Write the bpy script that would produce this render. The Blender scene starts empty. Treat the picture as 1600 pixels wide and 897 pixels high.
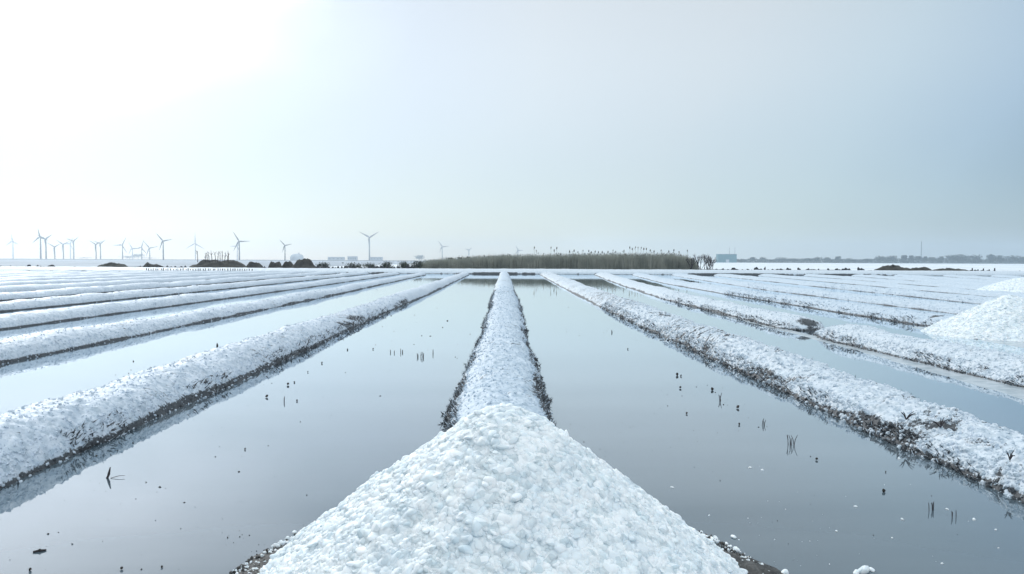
import bpy, bmesh, math, random
import numpy as np
from mathutils import Vector, Matrix

random.seed(7)
RNG = np.random.default_rng(11)
S = bpy.context.scene
COL = S.collection
H_EYE = 1.5

# ------------------------------------------------------------------ camera
F = 1150.0
pitch, yaw, roll = math.radians(-2.04), math.radians(0.65), math.radians(0.25)
fw = Vector((math.sin(yaw) * math.cos(pitch), math.cos(yaw) * math.cos(pitch), math.sin(pitch)))
rt0 = fw.cross(Vector((0, 0, 1))).normalized()
up0 = rt0.cross(fw).normalized()
rt = (rt0 * math.cos(roll) + up0 * math.sin(roll)).normalized()
up = rt.cross(fw).normalized()
cam_d = bpy.data.cameras.new("camera")
cam = bpy.data.objects.new("camera", cam_d)
COL.objects.link(cam)
m = Matrix((rt, up, -fw)).transposed().to_4x4()
m.translation = Vector((0, 0, H_EYE))
cam.matrix_world = m
cam_d.sensor_width = 36
cam_d.lens = F / 1600 * 36
cam_d.clip_start = 0.05
cam_d.clip_end = 12000
S.camera = cam
EYE = Vector((0, 0, H_EYE))


def ray(x, y):
    return (fw + rt * ((x - 800) / F) + up * ((448.5 - y) / F))


def at_z(x, y, z=0.0):
    r = ray(x, y)
    t = (z - H_EYE) / r.z
    return EYE + r * t


def at_y(x, y, Y):
    r = ray(x, y)
    return EYE + r * (Y / r.y)


# ------------------------------------------------------------------ noise
def _h(ix, iy, iz, seed):
    h = (ix.astype(np.uint32) * np.uint32(374761393) + iy.astype(np.uint32) * np.uint32(668265263)
         + iz.astype(np.uint32) * np.uint32(2147483647) + np.uint32((seed * 144665) & 0xffffffff))
    h = (h ^ (h >> np.uint32(13))) * np.uint32(1274126177)
    h = (h ^ (h >> np.uint32(16))) * np.uint32(2246822519)
    h = h ^ (h >> np.uint32(13))
    return h.astype(np.float64) / 4294967295.0


def vnoise(x, y, z=0.0, seed=0):
    x, y, z = np.broadcast_arrays(np.asarray(x, float), np.asarray(y, float), np.asarray(z, float))
    fx, fy, fz = np.floor(x), np.floor(y), np.floor(z)
    ix, iy, iz = fx.astype(np.int64), fy.astype(np.int64), fz.astype(np.int64)
    tx, ty, tz = x - fx, y - fy, z - fz
    tx, ty, tz = [t * t * (3 - 2 * t) for t in (tx, ty, tz)]
    r = 0
    for a in (0, 1):
        for b in (0, 1):
            for c in (0, 1):
                w = (tx if a else 1 - tx) * (ty if b else 1 - ty) * (tz if c else 1 - tz)
                r = r + w * _h(ix + a, iy + b, iz + c, seed)
    return r * 2 - 1


def fbm(x, y, z=0.0, seed=0, oct=4, gain=0.5):
    s, a, f, n = 0, 1.0, 1.0, 0
    for i in range(oct):
        s = s + a * vnoise(np.asarray(x) * f, np.asarray(y) * f, np.asarray(z) * f, seed + i * 17)
        n += a
        a *= gain
        f *= 2.03
    return s / n


def worley(x, y, seed=0):
    x, y = np.broadcast_arrays(np.asarray(x, float), np.asarray(y, float))
    ix, iy = np.floor(x).astype(np.int64), np.floor(y).astype(np.int64)
    z = np.zeros_like(ix)
    d1 = np.full(x.shape, 9.0)
    cid = np.zeros(x.shape)
    for a in (-1, 0, 1):
        for b in (-1, 0, 1):
            jx, jy = ix + a, iy + b
            px = jx + _h(jx, jy, z, seed)
            py = jy + _h(jx, jy, z + 1, seed)
            d = np.hypot(px - x, py - y)
            c = _h(jx, jy, z + 2, seed)
            k = d < d1
            d1 = np.where(k, d, d1)
            cid = np.where(k, c, cid)
    return d1, cid


# ------------------------------------------------------------------ mesh helpers
def mesh_np(name, parts, mats, attrs=None, smooth=True):
    """parts: list of (verts Nx3, faces MxK, mat index, smooth flag)"""
    V, L, LS, LT, MI, SM = [], [], [], [], [], []
    vo, lo = 0, 0
    for v, f, mi, sm in parts:
        v = np.asarray(v, np.float32)
        f = np.asarray(f, np.int32)
        V.append(v)
        L.append((f + vo).ravel())
        n, k = f.shape
        LS.append(np.arange(n, dtype=np.int32) * k + lo)
        LT.append(np.full(n, k, np.int32))
        MI.append(np.full(n, mi, np.int32))
        SM.append(np.full(n, sm, bool))
        vo += len(v)
        lo += n * k
    V = np.concatenate(V); L = np.concatenate(L); LS = np.concatenate(LS); LT = np.concatenate(LT)
    me = bpy.data.meshes.new(name)
    me.vertices.add(len(V)); me.vertices.foreach_set("co", V.ravel())
    me.loops.add(len(L)); me.loops.foreach_set("vertex_index", L)
    me.polygons.add(len(LS)); me.polygons.foreach_set("loop_start", LS)
    try:
        me.polygons.foreach_set("loop_total", LT)
    except Exception:
        pass
    me.polygons.foreach_set("material_index", np.concatenate(MI))
    me.polygons.foreach_set("use_smooth", np.concatenate(SM))
    for mm in mats:
        me.materials.append(mm)
    if attrs:
        for k, a in attrs.items():
            at = me.attributes.new(k, 'FLOAT', 'POINT')
            at.data.foreach_set("value", np.asarray(a, np.float32))
    me.update(calc_edges=True)
    me.validate()
    return me


def ico(sub):
    bm = bmesh.new()
    bmesh.ops.create_icosphere(bm, subdivisions=sub, radius=1)
    v = np.array([p.co[:] for p in bm.verts])
    f = np.array([[q.index for q in p.verts] for p in bm.faces])
    bm.free()
    return v, f


ICO1, ICO2, ICO3 = ico(1), ico(2), ico(3)


def lumps(P, size, tmpl, rng, flat=(0.45, 0.8), jit=0.22):
    """irregular grains at points P; returns verts, faces"""
    v0, f0 = tmpl
    n = len(P)
    q = rng.normal(size=(n, 4)); q /= np.linalg.norm(q, axis=1)[:, None]
    w, x, y, z = q.T
    R = np.stack([1 - 2 * (y * y + z * z), 2 * (x * y - z * w), 2 * (x * z + y * w),
                  2 * (x * y + z * w), 1 - 2 * (x * x + z * z), 2 * (y * z - x * w),
                  2 * (x * z - y * w), 2 * (y * z + x * w), 1 - 2 * (x * x + y * y)], 1).reshape(n, 3, 3)
    sc = np.stack([np.ones(n), rng.uniform(0.6, 1.0, n), rng.uniform(flat[0], flat[1], n)], 1) * size[:, None]
    vv = v0[None] * (1 + rng.uniform(-jit, jit, (n, len(v0), 1)))
    vv = vv * sc[:, None, :]
    vv = np.einsum('nij,nkj->nki', R, vv) + P[:, None, :]
    ff = f0[None] + (np.arange(n) * len(v0))[:, None, None]
    return vv.reshape(-1, 3), ff.reshape(-1, 3)


def grid_faces(r, c):
    i = np.arange((r - 1) * (c - 1))
    a = (i // (c - 1)) * c + i % (c - 1)
    return np.stack([a, a + 1, a + c + 1, a + c], 1)


def tag(o, label=None, cat=None, group=None, kind=None):
    if label: o["label"] = label
    if cat: o["category"] = cat
    if group: o["group"] = group
    if kind: o["kind"] = kind
    return o


def obj(name, me, parent=None, loc=None):
    o = bpy.data.objects.new(name, me)
    COL.objects.link(o)
    if parent: o.parent = parent
    if loc is not None: o.location = loc
    return o


def empty(name, loc=(0, 0, 0), rz=0):
    o = bpy.data.objects.new(name, None)
    o.empty_display_size = 0.1
    COL.objects.link(o)
    o.location = loc
    o.rotation_euler = (0, 0, rz)
    return o


class MB:
    """collects simple solids into one mesh"""
    def __init__(s): s.p = []; s.n = 0
    def add(s, v, f, mi=0, sm=False): s.p.append((np.array(v, float), np.array(f, int), mi, sm)); return s
    def box(s, x0, x1, y0, y1, z0, z1, mi=0):
        v = [(x, y, z) for z in (z0, z1) for y in (y0, y1) for x in (x0, x1)]
        f = [(0, 2, 3, 1), (4, 5, 7, 6), (0, 1, 5, 4), (2, 6, 7, 3), (0, 4, 6, 2), (1, 3, 7, 5)]
        return s.add(v, f, mi)
    def tube(s, pts, rad, n=6, mi=0):
        pts = [Vector(p) for p in pts]
        if not hasattr(rad, '__len__'): rad = [rad] * len(pts)
        v = []
        for i, p in enumerate(pts):
            t = (pts[min(i + 1, len(pts) - 1)] - pts[max(i - 1, 0)])
            t = t.normalized() if t.length > 1e-9 else Vector((0, 0, 1))
            a = t.cross(Vector((0.13, 0.99, 0.05))).normalized()
            b = t.cross(a)
            for k in range(n):
                an = 2 * math.pi * k / n
                v.append(p + (a * math.cos(an) + b * math.sin(an)) * rad[i])
        f = [(i * n + k, i * n + (k + 1) % n, (i + 1) * n + (k + 1) % n, (i + 1) * n + k)
             for i in range(len(pts) - 1) for k in range(n)]
        s.add([q[:] for q in v], f, mi, True)
        c0, c1 = pts[0], pts[-1]
        vv = [v[k][:] for k in range(n)] + [c0[:]] + [v[-n + k][:] for k in range(n)] + [c1[:]]
        ff = [(n, (k + 1) % n, k) for k in range(n)] + [(2 * n + 1, n + 1 + k, n + 1 + (k + 1) % n) for k in range(n)]
        return s.add(vv, ff, mi, False)
    def mesh(s, name, *mats): return mesh_np(name, s.p, mats)


# ------------------------------------------------------------------ materials
def newmat(name):
    mt = bpy.data.materials.new(name); mt.use_nodes = True
    nt = mt.node_tree
    return mt, nt, nt.nodes["Principled BSDF"], nt.nodes["Material Output"]


def N(nt, t, **kw):
    n = nt.nodes.new(t)
    for k, v in kw.items(): setattr(n, k, v)
    return n


def ramp(nt, src, stops):
    r = N(nt, "ShaderNodeValToRGB")
    el = r.color_ramp.elements
    while len(el) < len(stops): el.new(0.5)
    for e, (p, c) in zip(el, stops):
        e.position = p
        e.color = (*c, 1) if len(c) == 3 else c
    nt.links.new(src, r.inputs[0])
    return r.outputs[0]


def simple(name, c0, c1, scale=6, rough=0.8, bump=0.0, bscale=None, obj_coord=True, spec=0.3):
    mt, nt, b, o = newmat(name)
    tc = N(nt, "ShaderNodeTexCoord")
    nz = N(nt, "ShaderNodeTexNoise"); nz.inputs["Scale"].default_value = scale; nz.inputs["Detail"].default_value = 6
    nt.links.new(tc.outputs["Object"], nz.inputs["Vector"])
    nt.links.new(ramp(nt, nz.outputs["Fac"], [(0.35, c0), (0.65, c1)]), b.inputs["Base Color"])
    b.inputs["Roughness"].default_value = rough
    b.inputs["Specular IOR Level"].default_value = spec
    if bump:
        n2 = N(nt, "ShaderNodeTexNoise"); n2.inputs["Scale"].default_value = bscale or scale * 3
        n2.inputs["Detail"].default_value = 5
        nt.links.new(tc.outputs["Object"], n2.inputs["Vector"])
        bp = N(nt, "ShaderNodeBump"); bp.inputs["Strength"].default_value = bump; bp.inputs["Distance"].default_value = 0.02
        nt.links.new(n2.outputs["Fac"], bp.inputs["Height"])
        nt.links.new(bp.outputs["Normal"], b.inputs["Normal"])
    return mt


def salt_mat(name, sss=0.0, bumpd=0.008, mudattr=True, cell=28, tint=(0.68, 0.735, 0.79)):
    mt, nt, b, o = newmat(name)
    L = nt.links.new
    tc = N(nt, "ShaderNodeTexCoord")
    vo = N(nt, "ShaderNodeTexVoronoi"); vo.inputs["Scale"].default_value = cell
    L(tc.outputs["Object"], vo.inputs["Vector"])
    nz = N(nt, "ShaderNodeTexNoise"); nz.inputs["Scale"].default_value = 9; nz.inputs["Detail"].default_value = 8
    L(tc.outputs["Object"], nz.inputs["Vector"])
    # crystal to crystal variation of a white mineral
    sep = N(nt, "ShaderNodeSeparateColor"); L(vo.outputs["Color"], sep.inputs[0])
    d = tuple(x * 0.80 for x in tint)
    cvar = ramp(nt, sep.outputs[0], [(0.0, (d[0] * .93, d[1] * .98, d[2])), (0.5, tint), (1.0, (tint[0] * 1.08, tint[1] * 1.06, tint[2] * 1.05))])
    blot = ramp(nt, nz.outputs["Fac"], [(0.35, (0.80, 0.85, 0.89)), (0.62, (1, 1, 1))])
    mul = N(nt, "ShaderNodeMix", data_type='RGBA', blend_type='MULTIPLY'); mul.inputs[0].default_value = 0.8
    L(cvar, mul.inputs[6]); L(blot, mul.inputs[7])
    colour = mul.outputs[2]
    if not mudattr:
        tn = N(nt, "ShaderNodeAttribute"); tn.attribute_name = "tone"
        tr = ramp(nt, tn.outputs["Fac"], [(0.0, (.90, .95, .97)), (0.5, (.97, .985, .99)), (1.0, (1, 1, 1))])
        m3 = N(nt, "ShaderNodeMix", data_type='RGBA', blend_type='MULTIPLY'); m3.inputs[0].default_value = 1.0
        L(colour, m3.inputs[6]); L(tr, m3.inputs[7]); colour = m3.outputs[2]
    if mudattr:
        at = N(nt, "ShaderNodeAttribute"); at.attribute_name = "mud"
        fine = N(nt, "ShaderNodeTexNoise"); fine.inputs["Scale"].default_value = 38; fine.inputs["Detail"].default_value = 5
        fine.inputs["Roughness"].default_value = 0.7
        L(tc.outputs["Object"], fine.inputs["Vector"])
        # oblique hair-thin creases where the dark mud core shows through the crust
        sa = N(nt, "ShaderNodeAttribute"); sa.attribute_name = "streak"
        smp = N(nt, "ShaderNodeMapping"); smp.inputs["Rotation"].default_value = (0, 0, math.radians(45))
        smp2 = N(nt, "ShaderNodeMapping"); smp2.inputs["Scale"].default_value = (11, 2.0, 5)
        L(tc.outputs["Object"], smp.inputs["Vector"])
        sn = N(nt, "ShaderNodeTexNoise"); sn.inputs["Scale"].default_value = 1.6; sn.inputs["Detail"].default_value = 7; sn.inputs["Roughness"].default_value = .68
        L(smp.outputs[0], smp2.inputs["Vector"]); L(smp2.outputs[0], sn.inputs["Vector"])
        sl = ramp(nt, sn.outputs["Fac"], [(0.50, (0, 0, 0)), (0.60, (1, 1, 1))])
        sm_ = N(nt, "ShaderNodeMath", operation='MULTIPLY'); L(sl, sm_.inputs[0]); L(sa.outputs["Fac"], sm_.inputs[1])
        a0 = N(nt, "ShaderNodeMath", operation='ADD'); L(at.outputs["Fac"], a0.inputs[0]); L(sm_.outputs[0], a0.inputs[1])
        ad = N(nt, "ShaderNodeMath", operation='ADD'); L(a0.outputs[0], ad.inputs[0])
        ms = N(nt, "ShaderNodeMath", operation='MULTIPLY_ADD'); L(fine.outputs["Fac"], ms.inputs[0])
        ms.inputs[1].default_value = 1.6; ms.inputs[2].default_value = -0.8
        L(ms.outputs[0], ad.inputs[1])
        fac = ramp(nt, ad.outputs[0], [(0.42, (0, 0, 0)), (0.60, (1, 1, 1))])
        mudc = ramp(nt, fine.outputs["Fac"], [(0.3, (0.027, 0.031, 0.036)), (0.7, (0.095, 0.104, 0.116))])
        mx = N(nt, "ShaderNodeMix", data_type='RGBA')
        L(fac, mx.inputs[0]); L(colour, mx.inputs[6]); L(mudc, mx.inputs[7])
        colour = mx.outputs[2]
    L(colour, b.inputs["Base Color"])
    b.inputs["Roughness"].default_value = 0.55
    b.inputs["Specular IOR Level"].default_value = 0.35
    if sss:
        b.inputs["Subsurface Weight"].default_value = sss
        b.inputs["Subsurface Radius"].default_value = (0.008, 0.010, 0.012)
        b.inputs["Subsurface Scale"].default_value = 1.0
    bp = N(nt, "ShaderNodeBump"); bp.inputs["Strength"].default_value = 0.7; bp.inputs["Distance"].default_value = bumpd
    n3 = N(nt, "ShaderNodeTexNoise"); n3.inputs["Scale"].default_value = 60; n3.inputs["Detail"].default_value = 4
    L(tc.outputs["Object"], n3.inputs["Vector"])
    a2 = N(nt, "ShaderNodeMath", operation='SUBTRACT'); L(n3.outputs["Fac"], a2.inputs[0]); L(vo.outputs["Distance"], a2.inputs[1])
    L(a2.outputs[0], bp.inputs["Height"]); L(bp.outputs["Normal"], b.inputs["Normal"])
    return mt


M_RIDGE = salt_mat("salt_crust_surface")
M_RIDGE_MID = salt_mat("greyer_salt_crust", tint=(0.60, 0.68, 0.76))  # greyer, bluer tint than the plain ridge crust
M_RIDGE_SHADED = salt_mat("shade_tinted_salt_crust", tint=(0.62, 0.68, 0.75))  # left ridges: blue shade of the unlit flanks put into the salt colour
M_HEAP = salt_mat("heaped_salt_crystals", sss=0.22, bumpd=0.0012, mudattr=False, cell=30, tint=(0.96, 0.975, 0.98))
M_MUD = simple("dark_wet_mud", (0.03, 0.03, 0.03), (0.10, 0.098, 0.095), 12, 0.6, 0.8, 60)
M_EARTH = simple("dark_earth", (0.035, 0.034, 0.030), (0.085, 0.08, 0.068), 1.2, 0.9, 0.8, 6)
M_ROCK = simple("dark_rock", (0.02, 0.022, 0.026), (0.07, 0.07, 0.075), 4, 0.8, 0.6, 14)
M_REED = simple("dry_reed", (0.27, 0.285, 0.25), (0.43, 0.435, 0.38), 0.7, 0.8)
M_PLUME = simple("reed_plume", (0.05, 0.05, 0.045), (0.10, 0.09, 0.08), 3, 0.9)
M_LEAF = simple("evergreen_leaf", (0.03, 0.045, 0.03), (0.075, 0.09, 0.06), 0.6, 0.8)
M_BARK = simple("bark", (0.035, 0.032, 0.035), (0.07, 0.06, 0.065), 9, 0.9)
M_STEEL = simple("turbine_paint", (0.30, 0.31, 0.33), (0.36, 0.37, 0.39), 0.2, 0.5)
M_BACKLIT_STEEL = simple("turbine_backlit_tone", (0.05, 0.055, 0.06), (0.08, 0.085, 0.09), 0.2, 0.5)  # backlit darkness of the turbines put into their colour
M_TEAL = simple("teal_sheet_wall", (0.04, 0.145, 0.165), (0.07, 0.19, 0.21), 0.3, 0.6)
M_PALE = simple("pale_wall", (0.42, 0.44, 0.46), (0.52, 0.54, 0.56), 0.1, 0.7)
M_ROOF = simple("grey_roof", (0.10, 0.13, 0.15), (0.15, 0.18, 0.20), 0.3, 0.7)
M_FLAT = simple("grey_mudflat", (0.26, 0.30, 0.35), (0.46, 0.51, 0.56), 0.08, 0.8, 0.3, 1.0)
M_SHORE = simple("shore_land", (0.04, 0.05, 0.045), (0.08, 0.09, 0.08), 0.05, 0.9)
M_BANK = simple("bank_soil", (0.06, 0.06, 0.055), (0.13, 0.13, 0.12), 0.5, 0.9, 0.5, 3)
M_BRIGHT_WATER = simple("sky_white_water", (0.62, 0.68, 0.73), (0.85, 0.88, 0.90), 0.05, 0.6, 0.3, 1.0)  # matt white standing in for bright sky reflected on open water
M_BED = simple("pan_bed_mud", (0.10, 0.105, 0.11), (0.2, 0.205, 0.21), 0.8, 0.8)
M_SPECK = simple("dark_debris", (0.02, 0.02, 0.02), (0.05, 0.045, 0.04), 20, 0.7)


def water_mat(name, deep, pale, rip_scale, rip_str, rough=0.02, spec=0.5, ior=1.38):
    mt, nt, b, o = newmat(name)
    L = nt.links.new
    tc = N(nt, "ShaderNodeTexCoord")
    mp = N(nt, "ShaderNodeMapping"); mp.inputs["Scale"].default_value = (0.16, 1.0, 1.0)
    L(tc.outputs["Object"], mp.inputs["Vector"])
    nz = N(nt, "ShaderNodeTexNoise"); nz.inputs["Scale"].default_value = 0.5; nz.inputs["Detail"].default_value = 5
    L(mp.outputs[0], nz.inputs["Vector"])
    L(ramp(nt, nz.outputs["Fac"], [(0.35, deep), (0.7, pale)]), b.inputs["Base Color"])
    b.inputs["Roughness"].default_value = rough
    b.inputs["IOR"].default_value = ior
    b.inputs["Specular IOR Level"].default_value = spec
    m2 = N(nt, "ShaderNodeMapping"); m2.inputs["Scale"].default_value = (0.12, 1.0, 1.0)
    L(tc.outputs["Object"], m2.inputs["Vector"])
    n2 = N(nt, "ShaderNodeTexNoise"); n2.inputs["Scale"].default_value = rip_scale; n2.inputs["Detail"].default_value = 3
    L(m2.outputs[0], n2.inputs["Vector"])
    bp = N(nt, "ShaderNodeBump"); bp.inputs["Strength"].default_value = rip_str; bp.inputs["Distance"].default_value = 0.01
    L(n2.outputs["Fac"], bp.inputs["Height"]); L(bp.outputs["Normal"], b.inputs["Normal"])
    gl = N(nt, "ShaderNodeBsdfGlossy"); gl.inputs["Roughness"].default_value = rough; L(bp.outputs["Normal"], gl.inputs["Normal"])
    gl.inputs["Color"].default_value = (.87, .945, 1, 1)
    lw = N(nt, "ShaderNodeLayerWeight"); lw.inputs["Blend"].default_value = 0.5
    fr = ramp(nt, lw.outputs["Facing"], [(0.62, (.02, .02, .02)), (0.80, (.38, .38, .38)), (0.89, (.78, .78, .78)), (1.0, (.96, .96, .96))])
    mxs = N(nt, "ShaderNodeMixShader"); L(fr, mxs.inputs[0]); L(b.outputs[0], mxs.inputs[1]); L(gl.outputs[0], mxs.inputs[2])
    L(mxs.outputs[0], o.inputs["Surface"])
    return mt


M_WATER = water_mat("shallow_brine", (0.055, 0.088, 0.112), (0.150, 0.185, 0.210), 7, 0.05)
M_SEA = water_mat("open_water", (0.45, 0.48, 0.50), (0.52, 0.55, 0.57), 1.2, 0.12, 0.06)

# ------------------------------------------------------------------ ground sheets
def sheet(name, x0, x1, y0, y1, z, mat, kind="structure", label=None):
    me = mesh_np(name, [(np.array([(x0, y0, z), (x1, y0, z), (x1, y1, z), (x0, y1, z)]), np.array([[0, 1, 2, 3]]), 0, False)], [mat])
    o = obj(name, me)
    o["kind"] = kind
    return o


DY = 83.0       # front foot of the cross dike
sheet("ground", -3500, 3500, -60, 3500, -0.30, M_BED)
sheet("pan_water", -140, 140, -12, DY + 1, 0.0, M_WATER)
sheet("bright_open_water", -40, 3400, 120, 3200, 0.02, M_BRIGHT_WATER)  # open water beyond the dike, its sky reflection painted white
sheet("mudflat", -3400, -40, 120, 3200, 0.03, M_FLAT)


def strip(name, y0, y1, x0, x1, ztop, mat, amp=0.3, nx=400, seed=3, foot=-0.2):
    """a long low bank across the view"""
    xs = np.linspace(x0, x1, nx); t = np.linspace(0, 1, 9)
    X, T = np.meshgrid(xs, t, indexing='ij')
    prof = np.sin(np.pi * np.clip(T, 0, 1)) ** 0.45
    Y = y0 + (y1 - y0) * T + fbm(X * 0.2, T * 2, seed=seed) * (y1 - y0) * 0.04
    Z = foot + (ztop - foot) * prof * (1 + amp * fbm(X * 8 / (y1 - y0 + 1), T * 2, seed=seed + 5))
    v = np.stack([X, Y, Z], -1).reshape(-1, 3)
    me = mesh_np(name, [(v, grid_faces(nx, 9), 0, True)], [mat])
    o = obj(name, me); o["kind"] = "structure"
    return o


strip("rear_bank", 93, 122, -140, 140, 0.30, M_BANK, 0.3)
strip("far_shore", 1290, 1800, 250, 2400, 0.7, M_SHORE, 0.2, 200)
strip("distant_shore", 1250, 2600, -2600, 160, 1.15, M_SHORE, 0.15, 300)

# ------------------------------------------------------------------ salt ridges
def pieces(y0, y1, dens):
    n = max(40, int(math.log(y1 / y0) / dens))
    return y0 * np.exp(np.linspace(0, math.log(y1 / y0), n))


def build_ridge(name, pts, seed, label, cat="salt ridge", dens=0.006, cols=44, mudh=0.06, mudpatch=0.0,
                lump_n=0, lump_to=16.0, rough=1.0, patches=(), taper_far=True, taper_near=False, white=0.5, side=0,
                grain=(0.005, 0.015), streak=0.0, spikes=0, mat=None, creases=0.0):
    pts = np.array(pts, float)
    ys_p, xs_p, ws_p, hs_p = pts.T
    y0, y1 = ys_p[0], ys_p[-1]

    def creasef(x, y):
        wa = .25 * fbm(x * 1.2, y * 1.2, seed=seed + 81, oct=2)
        a = (x - y) * .707 + wa; b = (x + y) * .707
        n = np.abs(fbm(a * 3.4, b * .75, seed=seed + 80, oct=3, gain=.6))
        g = np.clip(.15 + 1.5 * fbm(b * .9, a * .9, seed=seed + 83, oct=2), 0, 1)
        return np.clip(1 - n * 9, 0, 1) * g

    def surf(y, u):
        xc = np.interp(y, ys_p, xs_p); w = np.interp(y, ys_p, ws_p); h = np.interp(y, ys_p, hs_p)
        w = w * (1 + 0.10 * fbm(y * 0.55, u * 0 + seed, seed=seed, oct=3) + 0.07 * fbm(y * 3.1, np.sign(u) * 5.0, seed=seed + 3, oct=3))
        h = h * (1 + 0.22 * fbm(y * 0.35, seed * 1.0, seed=seed + 1, oct=3))
        end = np.ones_like(y)
        if taper_far: end = end * np.clip((y1 - y) / 1.4, 0, 1) ** 0.5
        if taper_near: end = end * np.clip((y - y0) / 0.55, 0, 1) ** 0.55
        xc = xc + 0.05 * fbm(y * 0.25, 3.3, seed=seed + 9, oct=2)
        au = np.abs(u)
        prof = np.clip(1 - np.clip(au, 0, 1) ** 2.3, 0, 1) ** 0.78
        x = xc + u * w * (0.35 + 0.65 * end)
        z = h * prof * end
        # settled slumps, crust creases and crystal clumps
        k = np.clip(prof * 2.2, 0, 1)
        z = z + rough * k * end * (0.042 * fbm(x * 2.2, y * 1.7, seed=seed + 20, oct=3)
                             + 0.020 * fbm(x * 9 + y * 3, y * 9, seed=seed + 21, oct=4, gain=.6))
        d, c = worley(x * 17, y * 17, seed + 30)
        near = np.clip((26 - y) / 16, 0, 1)
        vary = .35 + np.clip(.6 + 1.4 * fbm(x * .8, y * .5, seed=seed + 33, oct=2), 0, 1.3)
        z = z + rough * near * k * vary * (0.014 * (0.55 - d) + 0.010 * (c - .5))
        crease = np.abs(fbm((x * 1.1 + y * 0.9) * 2.2, (y - x) * .7, seed=seed + 40, oct=2))
        z = z - rough * near * k * 0.02 * np.clip(1 - crease * 9, 0, 1)
        if creases:
            cr = creasef(x, y)
            z = z - creases * k * end * (.045 * cr - .02)
        z = np.where(au > 1, -0.10 * (au - 1) / 0.15, z)
        x = x + 0.02 * fbm(x * 11, y * 11, seed=seed + 50, oct=2)
        return np.stack([x, y, z], -1)

    def mud(P, u):
        x, y, z = P[..., 0], P[..., 1], P[..., 2]
        hh = mudh * (1.0 + 0.9 * fbm(y * 1.1, x * 1.1, seed=seed + 60, oct=3))
        a = np.clip((hh - z) / 0.05 + 0.45, 0, 1)
        if mudpatch:
            n = fbm(x * 1.3 + y * .8, y * 1.0 - x * .5, seed=seed + 61, oct=4)
            low = np.clip(1.35 - z / 0.24, 0.25, 1)
            a = np.maximum(a, np.clip((n * 1.6 - (1 - mudpatch)) * 2.2 + 0.3, 0, 1) * low)
        if creases:
            a = np.maximum(a, creases * creasef(x, y) * np.clip(1.1 + 1.2 * fbm(x * 4, y * 4, seed=seed + 84), 0, 1))
        for (py, pu, ry, ru) in patches:
            q = np.exp(-(((y - py) / ry) ** 2 + ((u - pu) / ru) ** 2) * 1.5) * (1 + .5 * fbm(x * 5, y * 5, seed=seed + 63))
            q = q * np.clip(.75 + 1.9 * fbm(x * 2.4, y * 1.6 + z * 6, seed=seed + 64, oct=4), 0, 1.3)
            a = np.maximum(a, np.clip(q * 1.25, 0, 1))
        return a

    Y = pieces(y0, y1, dens)
    U = np.linspace(-1.12, 1.12, cols)
    U = np.sign(U) * np.abs(U) ** 0.9
    YY, UU = np.meshgrid(Y, U, indexing='ij')
    P = surf(YY, UU)
    A = mud(P, UU).ravel()
    v = P.reshape(-1, 3)
    f = grid_faces(len(Y), cols)
    parts = [(v, f, 0, True)]
    attr = [A]
    lump_n = int(lump_n * .5)
    if lump_n:
        rng = np.random.default_rng(seed + 100)
        t = rng.uniform(0, 1, lump_n)
        ly = y0 * np.exp(t * math.log(min(lump_to, y1) / y0))
        # more loose grains low down the flanks, where they roll to
        lu = np.where(rng.uniform(size=lump_n) < 0.42, rng.uniform(-1, 1, lump_n),
                      np.sign(rng.uniform(-1, 1, lump_n)) * rng.uniform(0.72, 1.06, lump_n))
        Q = surf(ly, lu)
        Q[:, 2] = np.maximum(Q[:, 2], -0.003)
        am = mud(Q, lu)
        sz = grain[0] + (grain[1] - grain[0]) * rng.uniform(0, 1, lump_n) ** 2.5
        sz = sz * (1 + ly / 30)
        Q[:, 2] += sz * 0.2
        lv, lf = lumps(Q, sz, ICO1, rng)
        stone = np.where(rng.uniform(size=lump_n) < white, -0.9, am)
        parts.append((lv, lf, 0, False))
        attr.append(np.repeat(stone, 12))
    if spikes:
        rng = np.random.default_rng(seed + 200)
        sy = rng.uniform(0, 1, spikes); sy = y0 * np.exp(sy * math.log(min(lump_to, y1) / y0))
        su = np.sign(rng.uniform(-1, 1, spikes)) * rng.uniform(.78, 1.07, spikes)
        Q = surf(sy, su); Q[:, 2] = np.maximum(Q[:, 2], 0)
        keep = fbm(sy * 1.3, su * 2, seed=seed + 201, oct=3) > -.12
        Q = Q[keep]; k = len(Q)
        dr = np.stack([np.sign(su[keep]) * rng.uniform(.1, 1.0, k), rng.uniform(-1, 1, k), rng.uniform(.1, .9, k)], -1)
        dr /= np.linalg.norm(dr, axis=1)[:, None]
        ln = rng.uniform(.015, .055, k) * (1 + sy[keep] / 40); th = ln * rng.uniform(.10, .2, k)
        sd_ = np.cross(dr, np.array([0, 0, 1.0])); sd_ /= np.linalg.norm(sd_, axis=1)[:, None] + 1e-9
        s2 = np.cross(dr, sd_)
        vv = np.stack([Q - dr * ln[:, None] * .3 + sd_ * th[:, None], Q - dr * ln[:, None] * .3 - sd_ * th[:, None], Q - dr * ln[:, None] * .3 + s2 * th[:, None] * 1.5, Q + dr * ln[:, None]], 1)
        ff = np.array([[0, 1, 3], [1, 2, 3], [2, 0, 3]])[None] + (np.arange(k) * 4)[:, None, None]
        parts.append((vv.reshape(-1, 3), ff.reshape(-1, 3), 0, False))
        attr.append(np.where(np.repeat(rng.uniform(size=k) < .8, 4), 1.8, -.9))
    mud_a = np.concatenate(attr)
    st = np.zeros(len(mud_a))
    if streak:
        st[:len(A)] = streak * (np.clip(.42 + 1.4 * fbm(v[:, 0] * .9, v[:, 1] * .55, seed=seed + 301, oct=3), 0, 1))
    me = mesh_np(name, parts, [mat or M_RIDGE], {"mud": mud_a, "streak": st})
    return tag(obj(name, me), label, cat, "long salt ridges between the pans")


W = 0.50
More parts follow.
